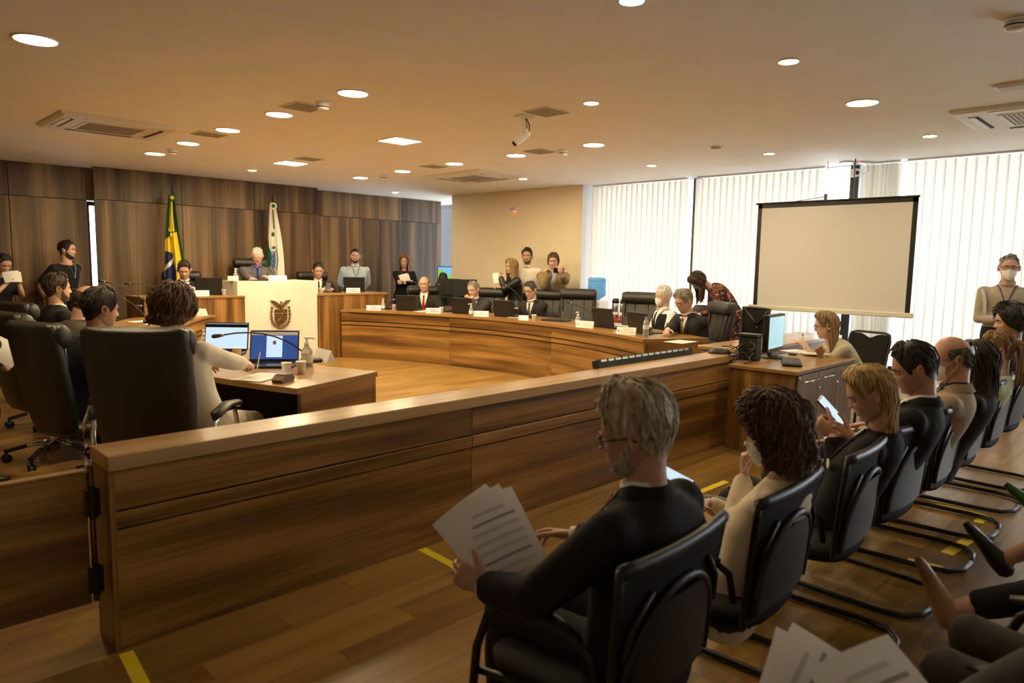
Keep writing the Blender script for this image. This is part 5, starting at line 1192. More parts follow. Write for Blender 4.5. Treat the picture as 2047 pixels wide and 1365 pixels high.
m.build('vents', 'metal_light', t); m = MB(); m.bx((-.62, .0302, -.6), (.62, .031, -.02), M=M); m.build('display', 'black_gloss', t); m = MB(); m.tube([(-.4, .0, .0), (-.4, .1, .3)], .02, 8); m.tube([(.4, .0, .0), (.4, .1, .3)], .02, 8); m.bx((-.5, -.02, 0), (.5, .25, .02)); m.build('stand', 'metal_dark', t)

# water station by the windows
t = thing('sideboard', 'white sideboard below the blue water bottle', 'sideboard', (8.35, 6.0, 0)); m = MB(); m.bx((-.25, -.9, .68), (.25, .95, .72), ch=.003); m.build('worktop', 'red_tray', t); m = MB(); m.bx((-.23, -.88, 0), (.23, .93, .68)); m.build('carcass', 'paint_white', t)
p = at(1191, 598, X=8.4); t = thing('water_dispenser', 'white water dispenser holding a blue water bottle', 'water dispenser', (8.42, p.y, .721)); m = MB(); m.bx((-.14, -.14, 0), (.14, .14, .235), ch=.02); m.build('housing', 'white_plastic', t); m = MB(); m.tube([(-.14, -.04, .14), (-.19, -.04, .13), (-.19, -.04, .1)], .012, 8); m.tube([(-.14, .04, .14), (-.19, .04, .13), (-.19, .04, .1)], .012, 8); m.build('tap', 'blue_bottle', t)
t = thing('water_bottle', 'large blue water bottle upside down on the dispenser', 'bottle', (8.42, p.y, .957)); m = MB(); m.lathe([(.03, 0), (.06, .02), (.125, .06), (.135, .08), (.135, .16), (.128, .17), (.135, .18), (.135, .26), (.128, .27), (.135, .28), (.135, .31), (.12, .335), (.06, .34)], 28); m.build('bottle_body', 'blue_bottle', t, True)
for x_, lb in ((1230, 'steel thermos flask nearer the blue water bottle'), (1246, 'steel thermos flask beside the empty chair')):
    p = at(x_, 635, X=8.3); t = thing('thermos', lb, 'thermos', (8.3, p.y, .721), 0, 'thermos flasks'); m = MB(); m.lathe([(.05, 0), (.055, .01), (.055, .2), (.05, .215)], 20); m.build('flask_body', 'steel', t, True); m = MB(); m.lathe([(.051, .215), (.053, .24), (.045, .275), (.02, .285)], 20); m.tube([(-.04, 0, .25), (-.08, 0, .235)], .012, 8); m.build('lid', 'black_plastic', t, True); m = MB(); m.lathe([(.0555, .05), (.0555, .09)], 20, cap=False); m.build('sticker', 'paper', t, True)
t = thing('marker', 'small black marker standing beside the thermos flasks', 'marker', (8.3, at(1220, 640, X=8.3).y, .721)); m = MB(); m.lathe([(.008, 0), (.009, .06), (.006, .09), (.008, .1), (.008, .13), (.003, .135)], 10); m.build('marker_body', 'black_plastic', t, True)
# staff desk at the far corner
t = thing('staff_desk', 'walnut staff desk behind the far end of the curved counter', 'desk', (8.0, 9.15, 0)); m = MB(); m.bx((-.35, -.8, .70), (.35, .9, .73), ch=.003); m.build('worktop', 'wood_walnut_top', t, g=1)
for yy in (-.78, .86): m = MB(); m.bx((-.33, yy, 0), (.33, yy+.02, .70)); m.build('end_panel', 'wood_walnut', t, g=2)
for x_, lb in ((898, 'black monitor seen from behind, nearer the bald man'), (930, 'black monitor seen from behind, nearer the man with clasped hands')):
    p = at(x_, 560, X=7.95); t = thing('desk_monitor', lb, 'monitor', (7.95, p.y, .731), az(232), 'monitors seen from behind'); m = MB(); m.bx((-.20, -.03, .12), (.20, .02, .47), ch=.008); m.bx((-.1, .02, .18), (.1, .05, .4), ch=.01); m.build('case', 'black_plastic', t); m = MB(); m.bx((-.185, -.0312, .135), (.185, -.0302, .455)); m.build('display', 'screen_blue', t); m = MB(); m.bx((-.03, .0, .0), (.03, .03, .2)); m.bx((-.12, -.08, 0), (.12, .08, .012)); m.build('stand', 'black_plastic', t)
p = at(899, 549, X=9.0); t = thing('desk_monitor', 'monitor showing a green hill and blue sky at the edge of the beige wall', 'monitor', (9.0, p.y, .75), az(235)); zc_ = p.z-.75
m = MB(); m.bx((-.25, -.03, zc_-.16), (.25, .02, zc_+.16), ch=.006); m.bx((-.03, -.03, 0), (.03, -.01, zc_)); m.bx((-.12, -.1, 0), (.12, .06, .012)); m.build('case', 'black_plastic', t); m = MB(); m.bx((-.235, .0203, zc_-.145), (.235, .021, zc_+.145)); d0 = m.build('display', 'screen_sky', t); m = MB(); m.add([(-.235, .0214, zc_-.145), (.235, .0214, zc_-.145), (.235, .0214, zc_+.09), (.15, .0214, zc_+.12), (.08, .0214, zc_+.03), (0, .0214, zc_+.0), (-.235, .0214, zc_-.04)], [list(range(7))[::-1]]); m.build('hill_picture', 'screen_green', d0)
t = thing('staff_desk', 'small desk under the landscape monitor beyond the beige wall', 'desk', (9.1, 10.75, 0)); m = MB(); m.bx((-.5, -.35, .72), (.5, .35, .749), ch=.003); m.build('worktop', 'wood_walnut_top', t, g=0); m = MB(); m.bx((-.48, -.33, 0), (-.46, .33, .72)); m.bx((.46, -.33, 0), (.48, .33, .72)); m.build('end_panel', 'wood_walnut', t, g=2)
# floor tape
def tape(pts, label, w=.05):
    m = MB(); P = [at(*q, z=0) for q in pts]
    for a, b_ in zip(P, P[1:]):
        d = (b_-a).normalized(); n = Vector((-d.y, d.x, 0))*w/2; m.add([a-n+Vector((0, 0, .0012)), b_-n+Vector((0, 0, .0012)), b_+n+Vector((0, 0, .0012)), a+n+Vector((0, 0, .0012))], [(0, 1, 2, 3)])
    tag(m.build('floor_tape', 'yellow_tape'), label, 'tape', 'yellow floor tape')
tape([(252, 1304), (300, 1400)], 'yellow floor tape leading away from the left end of the barrier')
tape([(843, 1097), (932, 1143), (1010, 1180)], 'yellow floor tape passing under the printed sheets')
tape([(1392, 986), (1452, 962)], 'yellow floor tape in front of the curly-haired woman'); tape([(1392, 988), (1440, 1002)], 'short yellow floor tape branching beside the curly-haired woman', .03)
tape([(1870, 1008), (1968, 1030), (1955, 1045)], 'yellow floor tape corner seen through the far chair legs'); tape([(1892, 1107), (1942, 1075)], 'yellow floor tape seen through the middle chair legs', .06); tape([(1815, 1117), (1885, 1134)], 'thin yellow floor tape beside the tan loafer', .03)
# ------------------------------------------------------------------ the people and their seats
def w4(v): return (v[0], v[1], v[2], 1)
BLK = (.03, .022, .017); DKB = (.045, .026, .016); GREY = (.34, .31, .27)
def chair_for(info, heading, label, back=.02, z=0., turn=0, dx=0., cs=1.):
    q = W2(info, (0, back, 0)); o = exec_at((q.x+dx, q.y), heading+turn, label, z); o.scale = (cs, cs, cs)
def phone(loc, M3, label, lit=True):
    t = thing('phone', label, 'phone', loc, 0, 'mobile phones'); m = MB(); M = M3.to_4x4(); m.bx((-.037, -.076, -.004), (.037, .076, .004), M=M, ch=.003); m.build('phone_body', 'black_gloss', t)
    m = MB(); m.bx((-.034, -.070, .0042), (.034, .070, .0048), M=M); m.build('display', 'screen_pale' if lit else 'metal_dark', t); return t
def frame3(normal, up):
    n = Vector(normal).normalized(); u = Vector(up); u = (u-n*u.dot(n)).normalized(); x = u.cross(n); return Matrix(((x.x, u.x, n.x), (x.y, u.y, n.y), (x.z, u.z, n.z)))
def sheet(loc, normal, up, label, w=.21, d=.297, n=2, lines=8, bend=.02):
    t = thing('paper_sheet', label, 'paper', loc, 0, 'held papers'); F = frame3(normal, up).to_4x4()
    for k in range(n):
        r_ = .13*k; m = MB(); M = F @ Rz(r_) @ Tr(-.01*k, .012*k, -.002*k)
        S_ = lambda u, v: ((u-.5)*w, (v-.5)*d, bend*math.cos((u-.5)*2.4)+bend*.6*math.sin(v*2.6)); m.grid(S_, 8, 8, M=M); m.grid(lambda u, v: tuple(Vector(S_(1-u, v))-Vector((0, 0, .0006))), 8, 8, M=M); m.build('sheet', 'paper', t, True)
    m = MB()
    for i in range(lines):
        v0 = .84-i*.095; big = i in (1, 5); ww = .74 if i else .5; m.grid(lambda u, v: tuple(Vector(((.5+(u-.5)*ww-.5)*w, (v0+(.035 if not big else .028)*(v-.5)-.5)*d, bend*math.cos((u-.5)*ww*2.4)+bend*.6*math.sin(v0*2.6)+.0009))), 6, 1, M=F, mi=1 if big else 0)
    m.build('printed_lines', ['print_light', 'print_grey'], t); return t

# --- front row of the public (backs to the camera)
P, I = person('grey-haired bearded man in a dark suit reading printed sheets, nearest the camera', at(1266, 868, z=1.035), -4, near=True, lean=-10, curve=18, hyaw=-22, hpitch=12, sc=.92, build=1.08, skinc=(.50, .28, .19), hair=dict(style='back', col=(.52, .44, .31), thick=.040, quiff=.02, locks=520), beard=(.42, .38, .32), glasses='black_plastic',
              topc=(.014, .014, .017), bottomc=(.016, .016, .020), lh=w4(at(968, 1172, z=.60)), rh=(.16, .34, .62), lhk='hold', rhk='relax', lpalm=(.8, .1, -.3), ldir=(-.35, .85, .35), lpole=(-.9, -.2, -.6))
q = at(1003, 1090, z=.68); sheet(q, (-.45, -.62, .62), (.10, .75, .65), 'printed sheets held by the nearest grey-haired man', w=.20, d=.29, n=3, lines=9)
q = at(960, 1128, z=.64); t = thing('pen', 'black pen in the hand of the nearest grey-haired man', 'pen', q); m = MB(); m.tube([(-.03, .03, .0), (.04, -.03, -.01)], .004, 6); m.build('barrel', 'black_plastic', t)
P, I = person('curly brown-haired woman in a cream blouse and white mask touching her nose', at(1545, 862, z=.94), -10, near=True, female=True, sc=.95, hipshift=(-.09, .11), lean=-17, curve=24, hyaw=-16, hpitch=16, skinc=(.60, .37, .28), hair=dict(style='curly', col=(.115, .058, .030), thick=.034, len=.09, flare=.22, locks=1100), mask=True, top='blouse', topc=(.70, .60, .46), bottomc=(.05, .05, .06),
              lh=w4(at(1488, 952, Y=1.16)), rh=w4(at(1412, 1005, z=.62)), lhk='grip', rhk='hold', ldir=(.05, .10, 1), lpalm=(.3, -.9, .1), lpole=(-.4, .4, -1), rdir=(-.75, .5, .1), shoec=(.015, .014, .014))
phone(at(1348, 957, z=.66), frame3((-.3, -.55, .75), (-.45, .75, .45)), 'phone with a lit screen held low in front of the curly-haired woman')
t = thing('bracelet', 'gold bangle on the wrist of the curly-haired woman', 'bracelet', at(1415, 1030, z=.62)); m = MB(); m.tube([(.034*math.cos(2*PI*k/20), .034*math.sin(2*PI*k/20), 0) for k in range(21)], .004, 6, M=Ry(1.2)); mat('gold', (.7, .45, .14), .25, metal=1.); m.build('ring', 'gold', t, True)
P, I = person('blonde woman in a black blazer with gold cuff buttons looking at her phone', at(1738, 787, z=.97), -8, near=True, female=True, sc=.95, hipshift=(-.09, .11), lean=-18, curve=20, hyaw=-18, hpitch=24, skinc=(.58, .33, .24), hair=dict(style='long', col=(.52, .34, .135), thick=.016, len=.22, open=108, flare=.08, locks=560), browc=(.12, .07, .03), topc=(.012, .012, .013), shirtc=(.7, .68, .64), collar=False, bottomc=(.02, .02, .022),
              lh=w4(at(1668, 868, z=.78)), rh=w4(at(1700, 872, z=.77)), lhk='grip', rhk='grip', ldir=(.2, .85, .4), rdir=(-.3, .85, .35), lpalm=(.9, -.3, .2), rpalm=(-.9, -.3, .2))
phone(at(1662, 822, z=.86), frame3((-.05, -.75, .65), (-.25, .55, .8)), 'phone held up by the blonde woman in the black blazer')
q = I['front'](.62, -.10, .012); t2 = thing('badge_pin', 'round white sticker on the black blazer of the blonde woman', 'badge', W2(I, q)); m = MB(); m.lathe([(.021, 0), (.021, .002), (.018, .003)], 18, M=Rz(.6) @ Rx(-PI/2)); m.build('disc', 'white_plastic', t2)
m = MB(); MH = I['MH']
for sd in (-1, 1): m.tube([MH @ Vector((sd*.080, -.012+.014*math.sin(2*PI*k/14), -.052+.014*math.cos(2*PI*k/14))) for k in range(15)], .0018, 5)
m.build('earring', 'gold', P, True)
m = MB(); m.tube([MH @ Vector((.0+.02*math.cos(q_), -.118, .038+.02*math.sin(q_))) for q_ in [2*PI*k/14 for k in range(15)]], .006, 6); m.build('hair_clip', 'gold', P, True)
person('dark-haired man in a black suit with a white collar looking down, front row', at(1826, 737, z=1.035), -8, near=True, hipshift=(-.09, .11), lean=-19, curve=18, hyaw=-18, hpitch=18, skinc=(.46, .25, .16), hair=dict(style='short', col=(.022, .015, .011), thick=.017, quiff=.012, locks=260), topc=(.011, .012, .015), lh=(-.14, .34, .60), rh=(.12, .34, .60), sc=.93)
person('balding man in a beige jacket and white mask, front row', at(1902, 716, z=1.035), -8, near=False, hipshift=(-.09, .11), lean=-19, curve=18, hyaw=-20, hpitch=10, skinc=(.56, .30, .20), hair=dict(style='bald', col=(.12, .095, .07), thick=.012, locks=160), mask=True, glasses='metal_dark', topc=(.36, .27, .18), shirtc=(.03, .03, .03), bottomc=(.05, .04, .035), lh=(-.12, .34, .60), rh=(.12, .34, .60), sc=.93)
person('woman with straight dark brown hair in a dark top, front row', at(1953, 724, z=.985), -6, female=True, hipshift=(-.09, .11), lean=-19, curve=18, hyaw=-16, hpitch=14, hair=dict(style='long', col=(.035, .018, .012), thick=.02, len=.17, flare=.05, locks=200), skinc=(.50, .29, .2), top='blouse', topc=(.03, .02, .02), lh=(-.12, .34, .60), rh=(.12, .34, .60), sc=.93)
person('woman with a light brown ponytail and pale green top, front row', at(1992, 700, z=.99), -8, female=True, hipshift=(-.09, .11), lean=-19, curve=18, hyaw=-14, hpitch=10, hair=dict(style='tail', col=(.26, .145, .06), thick=.016, tail=.34, locks=220), skinc=(.60, .37, .26), top='blouse', topc=(.52, .58, .36), lh=(-.12, .34, .60), rh=(.12, .34, .60), sc=.93)
person('man with dark curly hair at the far end of the front row', at(2018, 643, z=1.13), -6, hipshift=(-.09, .11), lean=-18, curve=16, hyaw=-20, hpitch=6, hair=dict(style='curly', col=(.018, .013, .010), thick=.03, len=.0, flare=.05, locks=220), skinc=(.52, .30, .2), topc=(.10, .06, .04), lh=(-.12, .34, .60), rh=(.12, .34, .60), sc=.93)
# --- second row, mostly outside the picture: knees, feet and papers
R2 = dict(lean=2, curve=8, coarse=False, hair=dict(style='short', col=BLK, thick=.014))
P, I = person('seated person in grey trousers at the bottom right corner, only a knee in view', (2.04, .04, 1.10), 0, bottomc=(.075, .066, .060), topc=(.06, .06, .06), lh=w4(at(1790, 1500, z=.58)), rh=(.16, .16, .62), lpole=(-.6, -.6, -.6), knees=((-.1, 1, .8), (.1, 1, .8)), **R2)
sheet(at(1685, 1425, z=.62), (-.35, -.45, .8), (-.2, .95, .35), 'white papers with printed lines at the bottom edge of the picture', n=2, lines=6, w=.21, d=.30)
sheet(at(1800, 1462, z=.64), (-.35, -.45, .8), (.35, .9, .35), 'second white sheet at the bottom edge beside the grey knee', n=1, lines=5, w=.21, d=.30)
P, I = person('seated person in black trousers and tan loafers crossing a leg, second row', (3.06, -.12, 1.10), -6, female=True, bottomc=(.012, .012, .015), shoec=(.34, .17, .08), feet=((-.26, .74, .33), (.12, .38, .085)), top='blouse', topc=(.6, .56, .48), lh=(-.1, .32, .60), rh=(.14, .32, .60), **R2)
P, I = person('seated woman in black pointed heels with bare ankles, second row at the right edge', (3.72, -.10, 1.10), -8, female=True, bottomc=(.014, .014, .016), shoec=(.01, .01, .01), feet=((-.16, .70, .30), (.12, .38, .085)), bare_leg=True, skirt=True, top='blouse', topc=(.6, .56, .48), lh=(-.1, .32, .60), rh=(.14, .32, .60), skinc=(.55, .30, .20), **R2)
P, I = person('seated person in green shoes, second row beyond the right edge', (4.45, -.05, 1.10), -8, female=True, bottomc=(.03, .03, .035), shoec=(.04, .16, .04), feet=((-.22, .62, .36), (.12, .38, .085)), top='blouse', topc=(.3, .3, .28), lh=(-.1, .32, .60), rh=(.14, .32, .60), **R2)
for x_, lb in ((2.02, 'person in grey trousers'), (3.06, 'person in tan loafers'), (3.72, 'woman in black heels'), (4.45, 'person in green shoes')):
    dup(VC0, 'second-row black visitor chair under the '+lb, (x_, .14 if x_ < 2.5 else -.02, 0), 0, 'black visitor chairs in the second row')

# --- left counter
P, I = person('brown-haired woman in a white blazer writing at the left counter', at(346, 620, z=1.19), 48, near=True, female=True, hipshift=(.17, .12), lean=10, curve=10, hyaw=6, hpitch=10, sc=1.03, skinc=(.50, .27, .18), hair=dict(style='curly', col=(.12, .062, .028), thick=.036, len=.015, flare=.2, locks=900, amp=.5), topc=(.72, .66, .54), shirtc=(.7, .65, .55), collar=False, bottomc=(.70, .64, .52),
              rh=w4(at(508, 733, z=.795)), rhk='pen', rdir=(.1, .95, -.15), rpole=(.8, -.6, -.5), lh=(-.02, .42, .80), lhk='relax')
chair_for(I, 44, 'black executive chair under the woman in the white blazer', -.06, dx=.07, cs=1.04)
q = at(517, 722, z=.82); t = thing('pen', 'white pen in the hand of the woman in the blazer', 'pen', q); m = MB(); m.tube([(-.012, 0, -.05), (.012, 0, .06)], .0045, 6); m.build('barrel', 'white_plastic', t)
P, I = person('dark-haired man in a navy suit, left counter beside the woman in the blazer', at(203, 618, z=1.15), 74, near=True, lean=4, curve=8, hyaw=10, hpitch=6, skinc=(.50, .27, .19), hair=dict(style='short', col=(.030, .018, .012), thick=.024, quiff=.012, locks=320), topc=(.010, .012, .022), lh=(-.14, .40, .80), rh=(.14, .40, .80))
chair_for(I, 76, 'black executive chair under the man in the navy suit', -.02)
P, I = person('man with thinning hair in an olive grey jacket, left counter', at(174, 603, z=1.14), 66, lean=16, curve=12, hyaw=10, hpitch=16, skinc=(.52, .29, .2), hair=dict(style='bald', col=(.05, .032, .022), thick=.012, locks=120), topc=(.075, .062, .045), lh=(-.14, .42, .80), rh=(.14, .42, .80))
chair_for(I, 78, 'black executive chair under the man in the olive grey jacket', -.06)
P, I = person('brown-haired man in a black suit and open white collar, left counter', at(116, 577, z=1.195), 78, lean=2, curve=6, hyaw=12, hpitch=0, skinc=(.58, .34, .24), hair=dict(style='short', col=(.050, .028, .017), thick=.020, quiff=.012, locks=160), beard=(.09, .055, .035), topc=(.018, .017, .017), lh=(-.14, .40, .80), rh=(.14, .40, .80))
chair_for(I, 70, 'black executive chair under the man with the open white collar', -.05)
q = at(215, 600, Y=8.6); exec_at((q.x, q.y), 85, 'empty black executive chair at the far end of the left counter')
P, I = person('person in dark clothes holding paper at the left edge of the picture', at(-62, 505, Y=5.6), 70, pose='stand', female=True, hair=dict(style='long', col=BLK, thick=.016), top='blouse', topc=(.012, .012, .014), bottomc=(.02, .02, .022), rh=w4(at(2, 715, Y=5.5)), rhk='grip', rdir=(.1, .5, -.8), skinc=(.55, .32, .23))
sheet(at(8, 703, Y=5.45), (-.3, -.8, .5), (-.6, .1, .5), 'white paper hanging from a hand at the left edge', w=.15, d=.21, n=1, lines=0)
# --- standing along the wood wall
P, I = person('woman with dark hair tied back and bare shoulder reading papers at the far left', at(7, 527, Y=10.5), 150, pose='stand', female=True, hair=dict(style='tail', col=BLK, thick=.016, tail=.1), hpitch=26, hyaw=14, top='tee', topc=(.012, .012, .013), bottomc=(.014, .014, .016), lh=w4(at(38, 566, Y=10.35)), rh=w4(at(14, 566, Y=10.3)), lhk='grip', rhk='grip', skinc=(.56, .33, .24))
sheet(at(26, 555, Y=10.3), (-.1, -.8, .5), (0, .4, .9), 'white papers held by the bare-shouldered woman at the far left', w=.17, d=.14, n=2, lines=0)
P, I = person('man in a black tee shirt with a lanyard standing by the wood wall', at(135, 500, Y=10.75), 142, pose='stand', hyaw=-14, skinc=(.58, .35, .25), hair=dict(style='short', col=(.022, .016, .013), thick=.014, quiff=.012), beard=(.05, .035, .028), top='tee', topc=(.010, .010, .012), lanyard=(.22, .26, .42), badge=False, build=1.12, lh=(-.12, -.16, .92), rh=(.12, -.16, .92))
P, I = person('bearded man in a light blue shirt with a white patch on his brow', at(710, 512, Y=10.7), 205, pose='stand', hyaw=10, skinc=(.56, .33, .24), hair=dict(style='short', col=(.030, .020, .015), thick=.010), beard=(.025, .016, .012), top='shirt', topc=(.46, .55, .66), lanyard=(.03, .03, .05), build=1.12, fatbelly=.05, lh=(-.10, -.18, .92), rh=(.10, -.18, .92), lpole=(-.8, -.3, -.6), rpole=(.8, -.3, -.6))
m = MB(); m.grid(lambda u, v: I['MH'] @ (head_pt(-.15-.35*u, .030+.022*v-.02*u)+Vector((0, .004, 0))), 6, 4); m.build('brow_patch', 'white_plastic', P, True)
P, I = person('woman with long red hair in a black dress holding papers by the wood wall', at(808, 523, Y=10.7), 212, pose='stand', female=True, hyaw=8, hpitch=6, skinc=(.62, .38, .29), hair=dict(style='long', col=(.23, .062, .022), thick=.020, len=.26, flare=.02, locks=90), browc=(.15, .06, .03), top='blouse', topc=(.008, .008, .009), bottomc=(.010, .010, .011), lanyard=(.25, .25, .27), build=1.08, lh=w4(at(822, 562, Y=10.42)), rh=w4(at(797, 562, Y=10.42)), lhk='grip', rhk='grip', longcoat=.35)
sheet(at(809, 556, Y=10.38), (-.3, -.85, .45), (0, .45, .9), 'white papers held by the red-haired woman', w=.18, d=.13, n=2, lines=0)
mat('pink', (.85, .08, .22), .6); m = MB(); q = I['front'](.70, .03, .016)
for sd in (-1, 1): m.tube([q+Vector((sd*.016, 0, -.05)), q+Vector((-sd*.006, .002, .0)), q+Vector((-sd*.012, .002, .03)), q+Vector((0, .002, .045))], .006, 6)
m.build('ribbon', 'pink', P, True)
# --- dais
P, I = person('dark-haired man in a dark suit and patterned tie, dais left of the lectern', at(368, 540, Y=10.32), 197, floor=.2, hyaw=4, hpitch=22, lean=8, curve=10, skinc=(.56, .33, .24), hair=dict(style='short', col=(.028, .018, .013), thick=.020), topc=(.016, .015, .016), shirtc=(.62, .62, .66), tiec=(.04, .05, .12), build=1.08, lh=w4(at(385, 577, Y=10.0)), rh=w4(at(365, 580, Y=10.0)))
chair_for(I, 200, 'black executive chair on the dais in front of the green and yellow flag', -.06, .2, -6)
P, I = person('white-haired man in a grey suit and glasses presiding behind the lectern', at(514, 512, Y=10.22), 200, floor=.4, hyaw=-2, hpitch=20, lean=8, curve=10, skinc=(.60, .34, .26), hair=dict(style='short', col=(.55, .53, .48), thick=.012), glasses='metal_light', topc=(.115, .105, .112), shirtc=(.09, .11, .26), tiec=(.025, .03, .09), build=1.1, lh=w4(at(538, 556, Y=9.85)), rh=w4(at(502, 558, Y=9.85)), lhk='flat', rhk='flat')
chair_for(I, 200, 'tall black executive chair of the presiding man', -.06, .4, -14)
P, I = person('dark-haired man in a dark suit checking a phone, dais right of the lectern', at(636, 541, Y=10.3), 204, floor=.2, hpitch=12, hyaw=-2, lean=4, curve=8, skinc=(.54, .31, .22), hair=dict(style='short', col=(.022, .016, .012), thick=.016, quiff=.008), topc=(.015, .014, .014), shirtc=(.78, .75, .70), tiec=(.014, .016, .04), build=1.04, lh=w4(at(662, 579, Y=9.95)), rh=w4(at(648, 579, Y=9.95)), lhk='hold', rhk='hold')
chair_for(I, 204, 'black executive chair on the dais right of the lectern', -.06, .2, -12)
phone(at(656, 573, Y=9.86), frame3((-.4, -.85, .3), (.25, .3, .9)), 'phone held by the man right of the lectern', False)
# --- window-side counter
P, I = person('bald man in a dark suit with a red tie', at(848, 568, z=1.13), 226, hyaw=4, hpitch=4, lean=3, curve=6, skinc=(.58, .33, .23), hair=dict(style='bald', col=(.03, .02, .016), thick=.006, locks=0), topc=(.026, .022, .018), shirtc=(.80, .77, .70), tiec=(.30, .014, .014), build=1.14, lh=(-.2, .34, .70), rh=(.2, .34, .70))
chair_for(I, 226, 'black executive chair under the bald man with the red tie', -.06, 0, -18)
P, I = person('grey-haired man in a grey suit resting his mouth on clasped hands', at(946, 578, z=1.085), 252, hyaw=2, hpitch=16, lean=22, curve=12, skinc=(.62, .38, .28), hair=dict(style='short', col=(.23, .20, .17), thick=.009), topc=(.050, .043, .042), shirtc=(.70, .68, .74), build=1.05, lh=(-.015, .41, .935), rh=(.02, .395, .915), lhk='fist', rhk='fist', ldir=(.6, .15, .7), rdir=(-.6, .2, .7), lpole=(-.6, .3, -1), rpole=(.6, .3, -1))
chair_for(I, 248, 'black executive chair under the man with clasped hands', -.04, 0, -6)
P, I = person('man with glasses in a dark suit and grey tie at the middle of the counter', at(1060, 580, z=1.10), 262, hyaw=2, hpitch=16, lean=12, curve=10, skinc=(.60, .37, .27), hair=dict(style='short', col=(.060, .048, .040), thick=.015), glasses='black_plastic', topc=(.030, .026, .024), shirtc=(.72, .71, .76), tiec=(.10, .095, .085), lh=w4(at(1040, 618, z=.80)), rh=w4(at(1056, 617, z=.80)), lhk='flat', rhk='flat')
chair_for(I, 252, 'black executive chair under the man with glasses in a dark suit', -.08, 0, 2)
q, a_ = onarc('R', 1150, 1.02, 1.0); exec_at((q.x, q.y), 240, 'first empty black executive chair, beside the man with glasses')
q, a_ = onarc('R', 1272, 1.02, 1.0); exec_at((q.x, q.y), 252, 'empty black executive chair beside the thermos flasks')
P, I = person('grey-haired man with glasses and a tan tie reading at the right end of the counter', at(1366, 602, z=1.10), 286, hyaw=2, hpitch=22, lean=14, curve=10, skinc=(.56, .33, .24), hair=dict(style='back', col=(.27, .235, .185), thick=.022, quiff=.012, locks=120), glasses='black_plastic', topc=(.022, .021, .024), shirtc=(.70, .66, .60), tiec=(.25, .17, .07), build=1.05, lh=w4(at(1318, 648, z=.79)), rh=w4(at(1333, 662, z=.79)), lhk='pen', rhk='hold')
chair_for(I, 286, 'black executive chair under the man reading with a tan tie', -.02, 0, 20)
P, I = person('white-haired man in a black vest and face mask seated by the window', at(1325, 592, z=1.105), 300, hyaw=2, hpitch=4, lean=2, curve=6, skinc=(.58, .36, .28), hair=dict(style='back', col=(.66, .64, .60), thick=.016, locks=80), mask=True, top='vest', topc=(.012, .012, .013), shirtc=(.78, .76, .74), tiec=(.012, .012, .014), lanyard=(.35, .36, .42), lh=(-.1, .32, .66), rh=(.1, .32, .66))
q = W2(I, (0, -.04, 0)); t = thing('armchair', 'dark chair under the white-haired man in the vest', 'chair', (q.x, q.y, 0), az(300)); m = MB(); m.loft([rr_ring(w_, d_, 4, 20, .0, z_) for w_, d_, z_ in ((.2, .2, .38), (.24, .24, .40), (.24, .24, .43), (.2, .2, .445))]); m.build('seat', 'leather', t, True); m = MB(); m.loft([[Vector(p_)+Vector((0, -.24-.08*h, 0)) for p_ in rr_ring(w_, .03, 4, 20, 0, .45+h)] for h, w_ in ((0, .16), (.05, .2), (.3, .2), (.36, .17))]); m.build('backrest', 'leather', t, True)
for a_, b_ in ((-.2, -.2), (.2, -.2), (-.2, .2), (.2, .2)): m = MB(); m.tube([(a_, b_, 0), (a_, b_, .4)], .014, 8); m.build('leg', 'metal_dark', t, True)
m_, nt_, b_ = _nt('dress_pattern'); v_ = nt_.nodes.new('ShaderNodeTexVoronoi'); v_.inputs['Scale'].default_value = 55; r_ = nt_.nodes.new('ShaderNodeValToRGB'); tc_ = nt_.nodes.new('ShaderNodeTexCoord'); nt_.links.new(tc_.outputs['Object'], v_.inputs['Vector']); sp_ = nt_.nodes.new('ShaderNodeSeparateColor'); nt_.links.new(v_.outputs['Color'], sp_.inputs[0]); nt_.links.new(sp_.outputs[0], r_.inputs[0])
e_ = r_.color_ramp.elements; r_.color_ramp.interpolation = 'CONSTANT'; e_[0].color = (.035, .012, .010, 1); e_[1].position = .45; e_[1].color = (.22, .035, .018, 1); k_ = e_.new(.68); k_.color = (.45, .30, .16, 1); k_ = e_.new(.82); k_.color = (.03, .015, .012, 1); nt_.links.new(r_.outputs[0], b_.inputs['Base Color']); b_.inputs['Roughness'].default_value = .85; MATS['dress_pattern'] = m_
P, I = person('woman with long brown hair and a patterned dress leaning forward behind the counter', at(1396, 562, X=7.85), 322, pose='stand', female=True, lean=16, curve=52, hyaw=-8, hpitch=60, hair=dict(style='long', col=(.050, .028, .018), thick=.02, len=.24, flare=.03, locks=90), skinc=(.55, .33, .24), top='dress', topc='dress_pattern', bottomc='dress_pattern', skirt=True, lh=(-.18, .42, .90), rh=(.12, .42, .90), build=1.1)
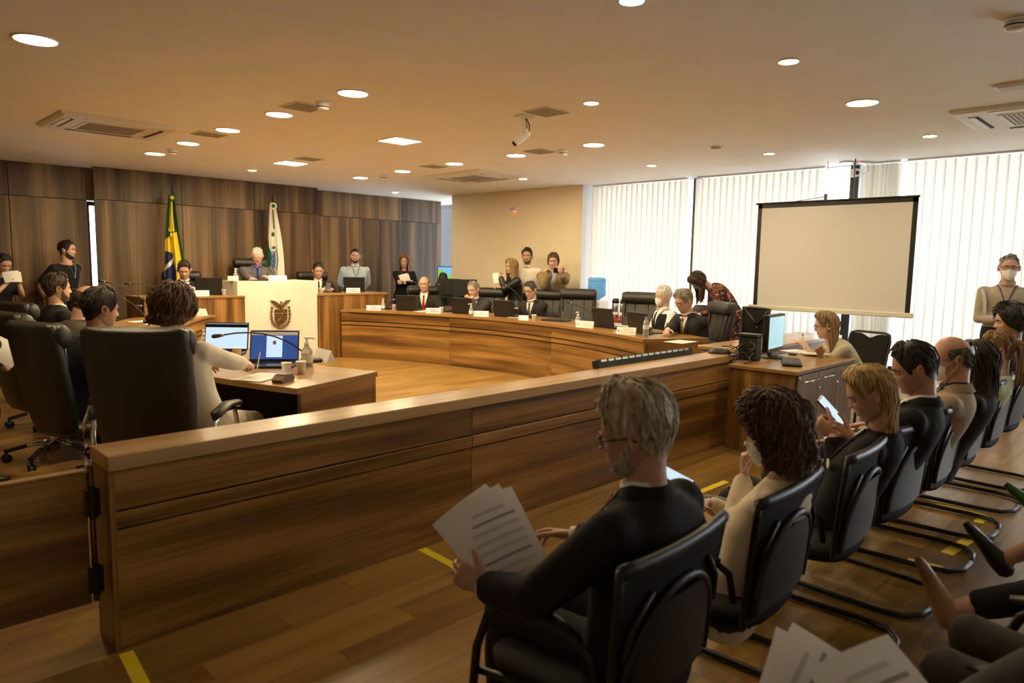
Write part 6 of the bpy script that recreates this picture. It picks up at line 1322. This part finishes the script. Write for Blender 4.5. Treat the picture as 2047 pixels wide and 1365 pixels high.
# --- in front of the beige wall
P, I = person('blonde woman in a black leather jacket holding papers before the beige wall', at(1022, 533, X=7.95), 292, pose='stand', female=True, hyaw=-4, hpitch=4, hair=dict(style='long', col=(.36, .235, .10), thick=.020, len=.27, flare=.02, locks=120), skinc=(.58, .34, .25), top='coat', topc=(.010, .010, .010), extra='leather', collar=False, shirtc=(.02, .02, .02), bottomc=(.012, .012, .013), lh=w4(at(1000, 552, X=7.75)), rh=(.14, .28, 1.06), lhk='grip', rhk='grip')
sheet(at(992, 556, X=7.7), (-.8, -.5, .2), (0, .2, .95), 'small white papers in the hand of the blonde woman in leather', w=.10, d=.16, n=1, lines=0)
P, I = person('man with a moustache in a white shirt against the beige wall', at(1054, 512, X=8.22), 232, pose='stand', hyaw=6, hpitch=2, skinc=(.50, .28, .19), hair=dict(style='short', col=(.020, .015, .012), thick=.020, quiff=.015), beard=(.06, .035, .025), top='shirt', topc=(.80, .74, .66), lh=(-.2, .1, .9), rh=(.2, .1, .9))
P, I = person('man in an olive jacket filming with a phone against the beige wall', at(1106, 522, X=8.15), 236, pose='stand', hyaw=-2, hpitch=8, skinc=(.56, .32, .23), hair=dict(style='bob', col=(.10, .055, .03), thick=.014, len=.0), top='coat', topc=(.26, .19, .085), shirtc=(.36, .37, .56), bottomc=(.03, .03, .035), lh=w4(at(1124, 549, X=7.9)), rh=w4(at(1100, 546, X=7.9)), lhk='hold', rhk='hold', build=1.08, longcoat=.35, ldir=(.2, .6, .6), rdir=(.4, .5, .5), lpalm=(.5, -.3, .6), rpalm=(-.3, -.3, -.6), lpole=(-.3, -.3, -1), rpole=(.3, -.3, -1))
phone(at(1117, 541, X=7.84), frame3((.7, .6, .1), (-.6, .75, .05)), 'phone held sideways by the man in the olive jacket', False)
P, I = person('person with dark hair half hidden behind the monitors at the far corner', at(886, 561, X=8.2), 20, hyaw=20, hair=dict(style='short', col=BLK, thick=.02), topc=(.02, .02, .02), skinc=(.5, .28, .2))
q = W2(I, (0, -.02, 0)); exec_at((q.x, q.y), 20, 'black executive chair under the half-hidden person at the far corner')
# --- at the desk and right wall
P, I = person('long-haired woman with glasses in a beige blouse writing at the cabinet', at(1650, 651, z=.968), 312, near=False, female=True, lean=30, curve=14, hyaw=18, hpitch=10, sc=1.0, skinc=(.60, .36, .27), hair=dict(style='long', col=(.24, .155, .07), thick=.020, len=.24, open=92, flare=.02, locks=240), glasses='black_plastic', top='blouse', topc=(.42, .38, .29), bottomc=(.03, .03, .04), lh=w4(at(1612, 695, z=.755)), rh=w4(at(1640, 707, z=.73)), lhk='pen', rhk='flat', browc=(.1, .06, .03))
q = at(1606, 686, z=.80); t = thing('pen', 'blue and white pen in the hand of the woman at the cabinet', 'pen', q); m = MB(); m.tube([(.015, 0, -.05), (-.02, 0, .07)], .0045, 6); m.build('barrel', 'white_plastic', t); m = MB(); m.tube([(-.02, 0, .07), (-.026, 0, .09)], .005, 6); m.build('cap', 'flag_blue', t)
P, I = person('grey-haired man in a beige shirt and white mask standing by the blinds at the right', at(2017, 535, X=8.3), 258, pose='stand', hyaw=-4, skinc=(.58, .34, .25), hair=dict(style='short', col=(.20, .19, .18), thick=.008), mask=True, glasses='metal_dark', top='shirt', topc=(.40, .34, .28), lanyard=(.03, .04, .10), build=1.04, lh=(-.16, .22, 1.02), rh=(.05, .26, 1.02))
q = W2(I, (.20, .14, 1.18)); sheet(q, (-.1, -.95, .2), (.1, .1, 1), 'rolled white paper under the arm of the masked man at the right', w=.07, d=.24, n=1, lines=0, bend=.03)
